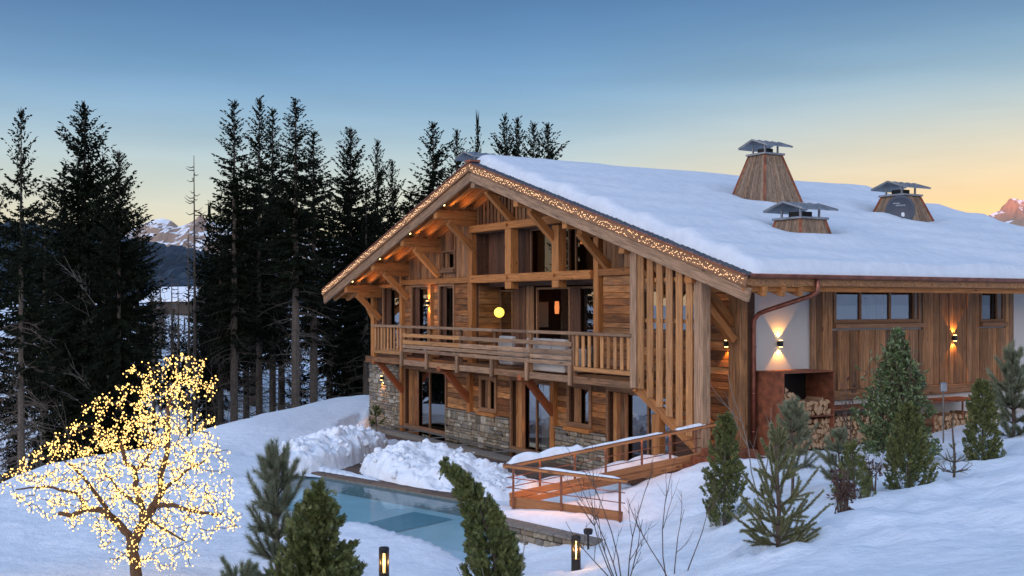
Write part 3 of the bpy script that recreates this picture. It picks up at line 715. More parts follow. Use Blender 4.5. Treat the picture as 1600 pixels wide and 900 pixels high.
# other walls
SH = [(2.95, 6.0, 4.13, 5.05), (8.6, 9.5, 4.12, 5.05)]
side = MB()
def ycells(m, y0, y1, z0, z1, holes, x0, x1):
    ys = sorted({y0, y1} | {h[0] for h in holes} | {h[1] for h in holes})
    for a, b in zip(ys[:-1], ys[1:]):
        z = z0
        for h in sorted(h for h in holes if h[0] <= a and h[1] >= b): m.box(x0, x1, a, b, z, h[2]); z = h[3]
        m.box(x0, x1, a, b, z, z1)
ycells(side, .285, 15.6, -.5, 5.4, SH, -.25, 0)
side_wall = side.build('side_wall', MAT['plaster'], chalet)
m = MB(); m.box(-21.8, -21.5, .285, 15.6, -.5, 5.4); m.box(-21.8, 0, 15.61, 15.85, -.5, 5.3); m.build('back_wall', MAT['plaster'], chalet)
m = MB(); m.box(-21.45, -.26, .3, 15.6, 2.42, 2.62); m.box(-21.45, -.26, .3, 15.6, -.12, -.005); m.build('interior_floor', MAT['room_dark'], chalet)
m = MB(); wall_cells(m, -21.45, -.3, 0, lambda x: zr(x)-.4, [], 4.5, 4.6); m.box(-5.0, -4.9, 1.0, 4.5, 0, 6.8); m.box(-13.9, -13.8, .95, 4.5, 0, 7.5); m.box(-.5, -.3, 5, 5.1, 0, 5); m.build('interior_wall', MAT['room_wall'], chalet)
# boards of the side wall
def yboards(parent, y0, y1, z0, z1, x, mat):
    y = y0
    while y < y1-.02:
        ww = min(rr(.14, .24), y1-y)
        if y1-(y+ww) < .08: ww = y1-y
        dx = rr(-.012, .018)
        beam('board', (x+dx, y+ww/2, z0), (x+dx, y+ww/2, z1), ww-.01, .04, mat, parent, .006, (1, 0, 0)); y += ww
yboards(side_wall, 2.06, 2.82, 2.47, 5.2, .045, WC); yboards(side_wall, 2.82, 6.16, 2.47, 3.95, .045, WC)
yboards(side_wall, 6.16, 8.5, 2.47, 5.2, .045, WC); yboards(side_wall, 8.5, 9.62, 2.47, 3.95, .045, WC); yboards(side_wall, 9.62, 9.98, 2.47, 5.2, .045, WC)
beam('base_rail', (.06, 2.06, 2.34), (.06, 4.25, 2.34), .1, .24, MAT['cladding'], side_wall); beam('base_rail', (.06, 5.2, 2.34), (.06, 9.98, 2.34), .1, .24, MAT['cladding'], side_wall)
# windows
FW = MAT['frame_wood']
def frame_bars(m, P, x0, x1, z0, z1, w, d, c, mull=()):
    """P maps (across, depth, z) to chalet coordinates; d is the thickness, c its middle"""
    def bx(a0, a1, z_0, z_1):
        A = [P(a, dd, z) for z in (z_0, z_1) for dd in (c-d/2, c+d/2) for a in (a0, a1)]
        m.add(A, [[0, 2, 3, 1], [4, 5, 7, 6], [0, 1, 5, 4], [1, 3, 7, 5], [3, 2, 6, 7], [2, 0, 4, 6]])
    bx(x0, x0+w, z0, z1); bx(x1-w, x1, z0, z1); bx(x0+w, x1-w, z0, z0+w); bx(x0+w, x1-w, z1-w, z1)
    for a in mull: bx(a-w*.6, a+w*.6, z0+w, z1-w)
PF = lambda a, d, z: (a, d, z)
PS = lambda a, d, z: (-d, a, z)
def window(name, P, x0, x1, z0, z1, depth, mull=(), casing=.11, panel=None, sill=0, pane='glass', parent=None, cut=None):
    parent = parent or chalet
    m = MB(); frame_bars(m, P, x0-casing, x1+casing, z0-(0 if sill else .0), z1+casing, casing, .06, -.035) if casing else None
    frame_bars(m, P, x0, x1, z0, z1, .065, .07, depth, mull)
    o = m.build(name, FW, parent)
    if pane is None: return o
    g = MB(); A = [P(x0+.05, depth, z0+.05), P(x1-.05, depth, z0+.05), P(x1-.05, depth, z1-.05), P(x0+.05, depth, z1-.05)]
    g.add(A, [[0, 1, 2, 3]]); g.build('pane', MAT[pane], o)
    if panel:
        a, b, mt = panel; n = max(2, int((b-a)/.16)); 
        for i in range(n):
            q0 = Vector(P(a+(b-a)*(i+.5)/n, depth-.07, z0+.03)); q1 = Vector(P(a+(b-a)*(i+.5)/n, depth-.07, z1-.03)); ax = Vector(P(0, 1, 0))-Vector(P(0, 0, 0))
            beam('board', q0, q1, (b-a)/n-.008, .04, MAT[mt], o, .006, ax)
    if sill:
        q = [Vector(P(x0-casing-.03, -.06, z0-.07)), Vector(P(x1+casing+.03, -.06, z0-.07))]
        beam('sill', q[0], q[1], .22, .12, MAT['timber'] if sill == 1 else FW, o, .01)
    return o
for (x0, x1, z0, z1), mu in zip(G_DOORS, ((-16.9,), (-9.5,), (-3.9,))):
    window('garden_door', PF, x0, x1, z0, z1, .16, mu, .1, (x0+.06, x0+(x1-x0)*.27, 'reclaimed'))
for x0, x1, z0, z1 in G_WINS: window('window', PF, x0, x1, z0, z1, .17, (), .13, (x0+.05, x0+.4, 'cladding'), 1)
for x0, x1, z0, z1 in U_WINS[:3]: window('window', PF, x0, x1, z0, z1, .15, (), .1, (x0+.04, x0+(x1-x0)*.3, 'dark_board'))
window('window', PF, *U_WINS[3][:2], *U_WINS[3][2:], .12, (), .06, (-15.46, -15.15, 'cladding'), 2)
window('window', PF, -4.1, -1.5, 3.85, 5.0, .15, (-2.8,), .1)
window('window', PS, SH[0][0], SH[0][1], SH[0][2], SH[0][3], .10, (3.95, 5.05), .09, None, 2)
window('window', PS, SH[1][0], SH[1][1], SH[1][2], SH[1][3], .14, (), .07, None, 2, 'dark_glass')
# lintels over the garden doors
for x0, x1 in ((-18.72, -15.18), (-10.82, -8.35), (-5.55, -2.6)): rail(x0, x1, 2.36, .2, -.04, MAT['cladding'], .1, 'lintel')
# loggia behind the balcony: reveals, back wall with doors and upper windows
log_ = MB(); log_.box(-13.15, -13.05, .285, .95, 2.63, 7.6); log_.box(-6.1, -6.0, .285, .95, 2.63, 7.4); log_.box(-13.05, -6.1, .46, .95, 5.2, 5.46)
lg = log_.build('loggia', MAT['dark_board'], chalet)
z = 2.68
while z < 5.1:
    hh = rr(.18, .28); beam('plank', (-13.03, .05, z+hh/2), (-13.03, .9, z+hh/2), .03, hh-.012, WR, lg, .006); z += hh
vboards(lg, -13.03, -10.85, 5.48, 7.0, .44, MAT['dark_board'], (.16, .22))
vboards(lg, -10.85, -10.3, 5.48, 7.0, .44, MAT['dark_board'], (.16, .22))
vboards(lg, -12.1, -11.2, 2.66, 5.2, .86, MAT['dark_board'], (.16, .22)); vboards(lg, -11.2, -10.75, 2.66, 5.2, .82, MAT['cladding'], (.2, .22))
window('window', PF, -10.28, -8.05, 5.52, 7.0, .42, (), 0, pane='dim_glass')
window('window', PF, -7.75, -6.12, 5.52, 6.95, .42, (), 0, pane='dim_glass')
window('window', PF, -13.0, -12.15, 2.75, 5.1, .88, (), 0)
window('sliding_door', PF, -10.7, -8.75, 2.66, 5.15, .9, (), 0, pane=None)
window('sliding_door', PF, -8.6, -6.15, 2.66, 5.15, .84, (), 0, (-8.55, -8.0, 'dark_board'))
m = MB(); m.box(-13.79, -13.76, 2.9, 3.3, 3.8, 4.7); m.build('picture', MAT['curtain'], chalet)
m = MB(); m.box(-13.79, -13.7, 3.85, 4.45, 2.63, 5.2); m.build('inner_stone', MAT['stone'], chalet)
# curtains inside the middle garden door and stone room divider
m = MB(); n = 26
for k in range(n+1):
    x = -9.75+.4*k/n; yy = .5+.05*math.sin(k*1.5); m.v += [(x, yy, .02), (x, yy, 2.2)]
m.f = [[2*k, 2*k+2, 2*k+3, 2*k+1] for k in range(n)]; m.build('curtain', MAT['curtain'], chalet, True)
# stone masonry
def stones(parent, rects, y, name='stone'):
    m = MB()
    for x0, x1, z0, z1 in rects:
        z = z0
        while z < z1-.03:
            h = min(rr(.10, .27), z1-z); x = x0
            if z1-z-h < .05: h = z1-z
            while x < x1-.02:
                w = min(rr(.14, .46), x1-x)
                if x1-x-w < .07: w = x1-x
                if h > .14 and w > .16 and random.random() < .5:
                    for q in (0, 1): m.cbox(x+w/2, y+rr(-.02, .015), z+h*(.25+.5*q), w-.016, .1, h/2-.014, .02, Matrix.Rotation(rr(-.04, .04), 3, 'Y'))
                else: m.cbox(x+w/2, y+rr(-.025, .02), z+h/2, w-.016, .1, h-.014, .022, Matrix.Rotation(rr(-.05, .05), 3, 'Y'))
                x += w
            z += h
    return m.build(name, MAT['stone'], parent, kind='stuff')
for x0, x1, zt in ((-21.9, -18.98, 2.28), (-15.2, -10.8, .93), (-8.1, -5.52, .93)):
    m = MB(); m.box(x0, x1, -.06, .02, -.5, zt); base = m.build('stone_base', MAT['mortar'], chalet); stones(base, [(x0+.01, x1-.01, -.2, zt-.02)], -.07)
rail(-21.95, -18.98, 2.41, .26, -.1, MAT['cladding'], .3, 'lintel')
for x0, x1 in ((-15.2, -10.8), (-8.1, -5.52)): rail(x0, x1, .945, .04, -.07, MAT['concrete'], .13, 'ledge_cap')
for x, z in ((-15.0, .35), (-11.15, .4), (-7.4, .8)):
    m = MB(); m.cbox(x, -.135, z, .09, .02, .1); m.build('vent', MAT['dark_metal'], chalet)
# balcony
BY = -1.25
deck = beam('balcony_deck', (-18.95, -.62, 2.58), (-2.65, -.62, 2.58), 1.24, .08, MAT['slat'], chalet)
x = -18.9
rails = [(3.52, .14), (3.28, .15), (3.13, .13), (2.98, .13)]
hx = [-18.9, -16.2, -14.2, -12.0, -9.75, -7.7, -5.45, -2.72]
for a, b in zip(hx[:-1], hx[1:]): beam('handrail', (a, BY, 3.82), (b-.004, BY, 3.82), .16, .09, MAT['weathered'], chalet, .012)
for i, (a, b) in enumerate(zip(hx[:-1], hx[1:])): beam('edge_beam', (a+.005, BY+.0+.003*(i % 2), 2.56), (b-.005, BY+.0+.003*(i % 2), 2.56), .08, .19, MAT['weathered'] if i % 2 else MAT['cladding'], chalet, .01)
for x in hx[1:-1]: beam('post_foot', (x, BY-.09, 2.40), (x, BY-.09, 2.93), .13, .07, MAT['weathered'], chalet, .01, (0, 1, 0))
for i, x in enumerate(hx): beam('baluster_post', (x, BY+.06, 2.42), (x, BY+.06, 3.78), .12, .1, MAT['cladding'] if i not in (0, 7) else WT, chalet, .01, (0, 1, 0))
segs = [(-16.2, -11.9), (-11.9, -7.6), (-7.6, -5.45)]
for i, (zz, hh) in enumerate(rails):
    for j, (a, b) in enumerate(segs): beam('balcony_board', (a+.004, BY-.03-.004*(j % 2), zz), (b-.004, BY-.03-.004*(j % 2), zz), .035, hh-.012, MAT['slat'] if (j == 0 and i < 2) else MAT['weathered'], chalet, .008)
for a, b in ((-18.8, -16.3), (-5.36, -2.8)):
    beam('bottom_rail', (a, BY-.0, 2.86), (b, BY, 2.86), .06, .12, MAT['slat'], chalet, .01)
    n = int((b-a)/.265)
    for k in range(n):
        xx = a+.14+(b-a-.25)*k/(n-1); beam('slat', (xx, BY, 2.93), (xx, BY, 3.77), .125, .04, MAT['slat'], chalet, .008, (0, 1, 0))
m = MB(); m.box(-2.75, -.3, BY+.02, -.02, 2.54, 2.62)
# screen of tall slats and the outside stair behind it
post(-2.68, 2.5, under(-2.68)-.05, .26, BY+.02, MAT['weathered'], .14)
post(-2.5, 2.6, under(-2.5)-.05, .1, BY+.1, MAT['brace_red'], .08)
post(-.12, .5, under(-.1)-.06, .3, BY+.02, MAT['weathered'], .26)
for i in range(6):
    x = -2.38+.372*i; beam('screen_slat', (x, BY-.02, 2.62-.53*(x+2.6)), (x, BY-.02, under(x)-.1), .235, .045, MAT['slat'], chalet, .008, (0, 1, 0))
for z in (4.2, 5.2): beam('screen_rail', (-2.6, BY+.05, z), (-.2, BY+.05, z), .05, .1, MAT['slat'], chalet, .008)
stair = beam('stair_stringer', (-2.9, BY+.12, 2.62), (.55, BY+.12, .72), .07, .3, WT, chalet, .01)
beam('stair_stringer', (-2.9, -.12, 2.62), (.55, -.12, .72), .07, .3, WT, chalet, .01)
for k in range(10):
    x = -2.55+.3*k; z = 2.5-.165*k; beam('tread', (x, BY+.1, z), (x, -.1, z), .29, .05, WT, chalet, .01)
beam('post', (-1.9, BY+.15, .0), (-1.9, BY+.15, 1.9), .3, .2, WT, chalet, .012, (0, 1, 0))
# corten steps at the corner by the stair foot
for k in range(4):
    m = MB(); m.cbox(.55, -1.0+.0, 1.32-.17*k-.1, .9+.5*k*.6, .9+.42*k, .2, .008); m.build('corner_step', MAT['corten'], chalet)
# stone ledge with glass floor panels in front of the garden doors
m = MB(); m.box(-19, -8.0, -1.3, -.02, -.4, .0); ledge = m.build('ledge', MAT['concrete'], chalet)
for k in range(5):
    a = -18.6+2.1*k; mm = MB(); mm.box(a, a+1.75, -.98, -.42, .001, .012); mm.build('floor_pane', MAT['dark_glass'], ledge)
m = MB(); m.box(-19.2, -7.4, -1.75, -1.31, -.4, -.13); m.build('ledge_step', MAT['deck_wood'], chalet)

# chimneys: tapered board-clad shafts with a small metal roof on posts
def chimney(cx, cy, wb, wt, zb, zt, cap=True, dish=False, boards=True):
    c = MB(); 
    z0 = zb-.5; k = (wb-wt)/(zt-zb)/2; w0 = wb+k
    def half(z): return wb/2 + (zb-z)*k
    h0, h1 = half(z0), half(zt)
    c.add([(cx-h0, cy-h0, z0), (cx+h0, cy-h0, z0), (cx+h0, cy+h0, z0), (cx-h0, cy+h0, z0), (cx-h1, cy-h1, zt), (cx+h1, cy-h1, zt), (cx+h1, cy+h1, zt), (cx-h1, cy+h1, zt)],
          [[0, 3, 2, 1], [4, 5, 6, 7], [0, 1, 5, 4], [1, 2, 6, 5], [2, 3, 7, 6], [3, 0, 4, 7]])
    o = c.build('chimney', MAT['dark_board'], chalet)
    nb = 9
    for fx, fy in ((0, -1), (1, 0), (0, 1), (-1, 0)):
        tx, ty = -fy, fx
        for i in range(nb):
            a0, a1 = -1+2*(i+.04)/nb, -1+2*(i+.96)/nb
            m = MB(); vs = []
            pr = .022+rr(0, .008)
            # board in its own frame: X along it
            for (zz, hh) in ((z0, h0), (zt, h1)):
                for a in (a0, a1):
                    for q in (.002, pr): vs.append((cx+fx*(hh+q)+tx*hh*a, cy+fy*(hh+q)+ty*hh*a, zz))
            ctr = sum((Vector(v) for v in vs), Vector())/8
            R3 = Matrix(((0, 0, 1), (tx, ty, 0), (fx, fy, 0)))     # world -> own axes
            loc = [R3 @ (Vector(v)-ctr) for v in vs]
            ob = mobj('board', loc, [[0, 1, 3, 2], [4, 6, 7, 5], [0, 4, 5, 1], [2, 3, 7, 6], [1, 5, 7, 3], [0, 2, 6, 4]], MAT['chimney_board'], o)
            Mx = R3.transposed().to_4x4(); Mx.translation = ctr; ob.matrix_local = Mx
    for sx in (-1, 1):
        for sy in (-1, 1):
            m = MB(); m.tube([(cx+sx*(h0+.02), cy+sy*(h0+.02), z0), (cx+sx*(h1+.02), cy+sy*(h1+.02), zt)], .055, 4); m.build('corner_strip', MAT['corten'], o)
    m = MB(); m.cbox(cx, cy, zt+.03, 2*h1+.2, 2*h1+.2, .06, .01); m.build('top_plate', MAT['zinc'], o)
    if cap:
        w = h1+.30; e = .22; zc = zt+.27
        for sx in (-1, 1):
            for sy in (-1, 1): m = MB(); m.cbox(cx+sx*h1*.8, cy+sy*h1*.8, zt+.15, .05, .05, .28, .004); m.build('cap_post', MAT['zinc'], o)
        m = MB(); m.box(cx-h1*.5, cx+h1*.5, cy-h1*.5, cy+h1*.5, zt+.05, zt+.22); m.build('flue', MAT['dark_metal'], o)
        m = MB(); rz = zc+.20; l = h1+.22; t = .03
        for sx in (-1, 1):
            P = [(cx+sx*.0, rz), (cx+sx*w, zc-.02), (cx+sx*w, zc-.02-t), (cx, rz-t)]
            m.add([(p[0], y, p[1]) for y in (cy-l, cy+l) for p in P], [[0, 1, 2, 3], [7, 6, 5, 4], [0, 4, 5, 1], [1, 5, 6, 2], [2, 6, 7, 3]])
            for q in range(5): m.add([(cx+sx*w*f, y, rz+(zc-.02-rz)*f+h) for y in (cy-l+2*l*q/4-.012, cy-l+2*l*q/4+.012) for f in (.02, .99) for h in (.002, .025)], [[0, 1, 3, 2], [4, 6, 7, 5], [1, 5, 7, 3], [0, 4, 5, 1], [2, 3, 7, 6]])
        m.build('cap_roof', MAT['zinc'], o)
    return o
chimney(-6.05, 6.4, 1.62, .66, 7.6, 9.24); chimney(-1.95, 3.75, 1.08, .86, 6.42, 6.86); chimney(-4.7, 11.0, 1.42, .78, 7.2, 8.08); chimney(-14.6, .9, 1.05, .74, 8.2, 9.5)

# snow on the roof
def roof_snow():
    x0, x1, y0, y1 = XL+.25, XR+.03, YF+.22, YB-.05; nx, ny = 110, 92; V = []
    CH = [(-6.1, 6.4, .95), (-2.0, 3.75, .75), (-4.75, 11.05, .9), (-14.6, .9, .7)]
    def ease(d): d = max(0, min(1, d)); return math.sqrt(1-(1-d)**2)
    for j in range(ny):
        v = j/(ny-1); v = (1-math.cos(v*math.pi))/2*.45+v*.55; y = y0+(y1-y0)*v
        for i in range(nx):
            u = i/(nx-1); u = (1-math.cos(u*math.pi))/2*.45+u*.55; x = x0+(x1-x0)*u
            e = ease((y-y0)/.4)*ease((y1-y)/.5)*ease((x-x0)/.5)*ease((x1-x)/.2)
            t = .27 + .08*noise.noise(Vector((x*.45, y*.16, 2))) + .05*noise.noise(Vector((x*1.0, y*.35, 5))) + .015*noise.fractal(Vector((x*1.6, y*.9, 8)), 1, 2, 4)
            st = (x-RX)*.62 + .8*noise.noise(Vector((y*.22, x*.12, 4))); t += .11*(abs((st % 1)-.5)*2)**2.2*min(1, max(0, (x-RX-1)/3))
            for cx, cy, r in CH:
                d = math.hypot(x-cx, y-cy); t -= .32*math.exp(-((d-.1)/r)**2); t += .07*math.exp(-((d-r-.75)/.45)**2)
            rid = math.sqrt((x-RX)**2+.06)
            z = 9.03+.02-SL*rid - (.0 if rid > 1 else 0)
            V.append((x, y, z - .05*(1-e) + max(t, .03)*e))
    F = [(j*nx+i, j*nx+i+1, (j+1)*nx+i+1, (j+1)*nx+i) for j in range(ny-1) for i in range(nx-1)]
    o = mobj('roof_snow', V, F, MAT['roof_snow_mat'], None, True); o.location = (HX, HY, 0); o.rotation_euler = (0, 0, HROT)
    fin(o, 'thick unbroken blanket of snow lying on the chalet roof', 'snow')
roof_snow()
def onchalet(o, x=0, y=0, z=0, rz=0):
    X, Y = toW(x, y); o.location = (X, Y, z); o.rotation_euler = (0, 0, HROT+rz); return o

# satellite dish on the rear chimney
d = onchalet(empty('satellite_dish', label='dark grey satellite dish fixed to the right hand chimney', cat='satellite dish'), -3.95, 10.1, 7.55, R_(35))
m = MB(); n = 28; rings = 6
m.v.append((0, 0, 0))
for i in range(1, rings+1):
    for k in range(n):
        r = .44*i/rings; t = 2*math.pi*k/n; m.v.append((r*math.cos(t), -.10*(i/rings)**2, r*1.06*math.sin(t)))
for k in range(n): m.f.append([0, 1+k, 1+(k+1) % n])
for i in range(rings-1):
    for k in range(n): m.f.append([1+i*n+k, 1+(i+1)*n+k, 1+(i+1)*n+(k+1) % n, 1+i*n+(k+1) % n])
dish = m.build('reflector', MAT['dish_grey'], d, True)
sm = dish.modifiers.new('thickness', 'SOLIDIFY'); sm.thickness = .015
m = MB(); m.tube([(0, .02, -.46), (.05, -.30, -.42), (.1, -.42, -.22)], .013, 6); m.build('feed_arm', MAT['dark_metal'], d)
m = MB(); m.cbox(.11, -.45, -.17, .09, .1, .13, .02); m.build('receiver', MAT['white_plastic'], d)
m = MB(); m.tube([(0, .02, -.1), (0, .18, -.2), (.06, .22, -.8)], .025, 8); m.build('mast', MAT['dark_metal'], d)
m = MB()
for row, x0, n in ((.22, -.22, 5), (.155, -.14, 7)):       # two lines of tiny lettering, too small to be read
    for k in range(n):
        x = x0+k*.042; yy = -.10*((x*x+row*row)/.44**2)-.012
        m.box(x, x+.009, yy-.002, yy, row-.02, row+.02); m.box(x+.011, x+.03, yy-.002, yy, row+(.012 if k % 2 else -.02), row+(.02 if k % 2 else -.012))
        m.box(x+.022, x+.03, yy-.002, yy, row-.018, row+.018)
m.build('lettering', MAT['letter'], d, kind='stuff')

# ------------------------------------------------------------------ lamps
def spot(parent, loc, aim, power, ang, col=(1, .43, .085), blend=.25, r=.012):
    l = bpy.data.lights.new('spot_light', 'SPOT'); l.energy = power; l.spot_size = R_(ang); l.spot_blend = blend; l.color = col; l.shadow_soft_size = r
    o = bpy.data.objects.new('spot_light', l); C.objects.link(o); o.parent = parent; o.location = loc; o.rotation_euler = Vector(aim).to_track_quat('-Z', 'Y').to_euler(); return o
def wall_lamp(x, y, z, rz, label, power=30):
    e = onchalet(empty('wall_lamp', label=label, cat='wall lamp', group='up and down wall lamps'), x, y, z, rz)
    m = MB(); m.lathe([(.055, -.07), (.06, -.06), (.06, .06), (.055, .07)], 16, (0, -.085, 0)); m.build('lamp_body', MAT['dark_metal'], e)
    m = MB(); m.box(-.035, .035, -.03, -.002, -.05, .05); m.build('wall_bracket', MAT['dark_metal'], e)
    for s in (-1, 1):
        m = MB(); m.lathe([(.045, 0), (.045, .012)], 14, (0, -.085, s*.072-(.012 if s < 0 else 0))); m.build('lens', MAT['lamp_lens'], e)
        spot(e, (0, -.075, s*.105), (0, .22, s), power, 84, blend=.12)
    return e
wall_lamp(-20.45, -.12, 1.72, 0, 'small black wall lamp on the stone corner pier, lit up and down')
wall_lamp(-16.4, -.13, 4.66, 0, 'small black wall lamp between the upper windows over the balcony')
wall_lamp(-.56, -.02, 3.66, 0, 'small black wall lamp on horizontal planks beside the slatted stair screen')
wall_lamp(.0, 1.04, 3.66, R_(90), 'small black wall lamp on the pale plaster above the firewood box')
wall_lamp(.065, 7.35, 3.70, R_(90), 'small black wall lamp on the vertical boards between the two side windows')
SPOTS = ['lowest', 'second lowest', 'second highest', 'highest']
for k, nm in zip((-4, -3, -2, -1), SPOTS):
    x = RX+2.585*k+.45; e = onchalet(empty('eave_spotlight', label=f'{nm} of the four tiny spotlights under the left gable overhang', cat='spotlight', group='spotlights under the left overhang'), x, -1.36, zr(x)-.50)
    m = MB(); m.lathe([(.03, 0), (.05, .03), (.05, .1)], 12); m.build('housing', MAT['dark_metal'], e)
    m = MB(); m.octa((0, -.03, .0), .045); m.build('lens', MAT['lamp_lens'], e)
    spot(e, (.1, .3, -.34), (.35, .3, .8), 16, 150, col=(1, .46, .12), blend=.8)
# pendant globe seen in the loggia and lamps in the upper rooms
e = onchalet(empty('pendant_lamp', label='round glowing yellow globe lamp hanging in the loggia window', cat='lamp'), -12.35, .45, 4.34)
m = MB(); pr = [(.17*math.sin(math.pi*i/14)+.001, -.17*math.cos(math.pi*i/14)) for i in range(15)]; m.lathe(pr, 24); m.build('globe', MAT['globe_glow'], e, True)
m = MB(); m.tube([(0, 0, .16), (0, 0, .86)], .008, 6); m.build('cord', MAT['dark_metal'], e)
for x, z, lb in ((-8.6, 6.5, 'dim red ceiling lamp behind the middle upper window'), (-6.9, 6.48, 'dim red ceiling lamp behind the right upper window')):
    e = onchalet(empty('ceiling_lamp', label=lb, cat='lamp', group='ceiling lamps in upper rooms'), x, 1.4, z)
    m = MB(); m.lathe([(.08, .1), (.2, .04), (.22, 0), (.2, -.02)], 18); m.build('lamp_shade', MAT['room_lamp'], e)
    m = MB(); m.tube([(0, 0, .1), (0, 0, .7)], .01, 6); m.build('cord', MAT['dark_metal'], e)
for x, z, pw in ((-10, 6.3, 7), (-9.0, 4.6, 3), (-11, 1.9, 4)):      # room lights behind the panes
    l = bpy.data.lights.new('room_light', 'POINT'); l.energy = pw; l.color = (1, .5, .2); l.shadow_soft_size = .15; o = bpy.data.objects.new('room_light', l); C.objects.link(o); o.parent = chalet; o.location = (x, 2.8, z)
e = onchalet(empty('hanging_lamp', label='orange glowing tube lamp hanging deep inside the loggia doorway', cat='lamp'), -13.2, 3.3, 4.5)
m = MB(); m.lathe([(.07, -.22), (.085, 0), (.07, .22)], 14); m.build('lamp_shade', MAT['room_lamp'], e); m = MB(); m.tube([(0, 0, .3), (0, 0, 1.0)], .008, 5); m.build('cord', MAT['dark_metal'], e)
# fairy lights along the fascia
def fairy(sx, label):
    e = onchalet(empty('fairy_lights', label=label, cat='string lights', group='fairy lights along the gable'), 0, 0, 0)
    xe = XL if sx < 0 else XR; L = abs(xe-RX)-.15; n = 430; m = MB(); w = []
    for i in range(n):
        x = RX+sx*(.1+L*i/n); p = (x, YF-.075+rr(-.015, .01), zr(x)-.15+rr(-.085, .085)); m.octa(p, rr(.010, .0165)); w.append(p)
    m.build('light_bulb', MAT['fairy_bulb'], e, kind='stuff')
    c = MB(); c.tube([(q[0], q[1]+.02, q[2]) for q in w[::2]], .0025, 3); c.build('wire', MAT['dark_metal'], e)
fairy(-1, 'dense warm fairy lights along the left slope of the gable edge'); fairy(1, 'dense warm fairy lights along the right slope of the gable edge')

# ------------------------------------------------------------------ firewood box and logs
store = onchalet(empty('firewood_box', label='tall rust brown steel firewood box against the plaster wall, half full', cat='firewood rack'), 0, 0, 0)
def sheet(name, x0, x1, y0, y1, z0, z1, par): m = MB(); m.cbox((x0+x1)/2, (y0+y1)/2, (z0+z1)/2, x1-x0, y1-y0, z1-z0, .004); return m.build(name, MAT['corten'], par)
sheet('side_panel', .03, .95, .28, .31, .6, 3.0, store); sheet('side_panel', .03, .95, 1.90, 1.93, 1.0, 3.0, store); sheet('top_panel', .03, .97, .26, 1.95, 3.003, 3.03, store)
sheet('back_panel', .03, .06, .313, 1.897, 1.0, 3.0, store).data.materials[0] = MAT['dark_metal']; sheet('shelf', .063, .95, .313, 1.897, 1.96, 1.99, store)  # back panel coloured dark to stand for the shade inside the box
rack = onchalet(empty('log_rack', label='low rust brown steel log rack under the wooden side wall', cat='firewood rack', group='low steel log racks'), 0, 0, 0)
sheet('shelf', .05, .85, 1.96, 4.4, 2.06, 2.1, rack)
for y in (3.2, 4.36): sheet('leg', .78, .84, y, y+.04, .9, 2.058, rack)
rack2 = onchalet(empty('log_rack', label='small rusty steel table rack with logs beneath at the far end of the wall', cat='firewood rack', group='low steel log racks'), 0, 0, 0)
sheet('shelf', .05, .9, 5.5, 7.6, 2.08, 2.12, rack2)
for y in (5.6, 6.75, 7.5): sheet('leg', .8, .84, y, y+.04, .9, 2.078, rack2)
LOGM = []
for k in range(7):
    m = MB(); n = 9; L = .5; sect = []
    if k < 6:
        a = rr(.9, 2.2); r = rr(.07, .112); sect = [(-.45*r, -.4*r)] + [(-.45*r+r*1.25*math.cos(q), -.4*r+r*1.25*math.sin(q)) for q in [a*i/5 for i in range(6)]]
    else:
        r = rr(.055, .07); sect = [(r*math.cos(2*math.pi*i/n), r*math.sin(2*math.pi*i/n)*rr(.85, 1.05)) for i in range(n)]
    n = len(sect); V = [(-L/2, y, z) for y, z in sect] + [(L/2, y*rr(.96, 1.04), z) for y, z in sect]
    me = bpy.data.meshes.new('firewood_log'); me.from_pydata(V, [], [list(range(n))[::-1], list(range(n, 2*n))] + [[i, (i+1) % n, n+(i+1) % n, n+i] for i in range(n)])
    me.materials.append(MAT['log_bark']); me.materials.append(MAT['log_end']); me.polygons[0].material_index = 1; me.polygons[1].material_index = 1; me.update(); LOGM.append(me)
def logs(y0, y1, z0, top, label, group, x=.62, dz=.112, dy=.118):
    row = 0; z = z0+.06
    while True:
        y = y0+.07+(row % 2)*dy/2; any_ = False
        while y < y1-.05:
            if z < top(y)-.04:
                any_ = True
                o = bpy.data.objects.new('firewood_log', random.choice(LOGM)); C.objects.link(o)
                X, Y = toW(x+rr(-.05, .05), y+rr(-.012, .012)); o.matrix_world = Matrix.Translation((X, Y, z+rr(-.01, .01))) @ Matrix.Rotation(HROT, 4, 'Z') @ Matrix.Rotation(rr(0, 6.28), 4, 'X')
                fin(o, label, 'log', group)
            y += dy*rr(.92, 1.08)
        row += 1; z += dz
        if not any_ or row > 14: break
logs(.33, 1.88, 1.99, lambda y: 2.72-.32*min(1, max(0, (y-.35)/.6)), 'split firewood log stacked inside the tall rust brown firewood box', 'logs in the firewood box')
logs(.33, 4.3, 1.22, lambda y: 1.97, 'split firewood log in the low stack along the foot of the side wall', 'logs in the low stack', .58)
logs(5.6, 7.5, 1.28, lambda y: 1.82, 'split firewood log under the small rusty table rack', 'logs under the small rack', .58)

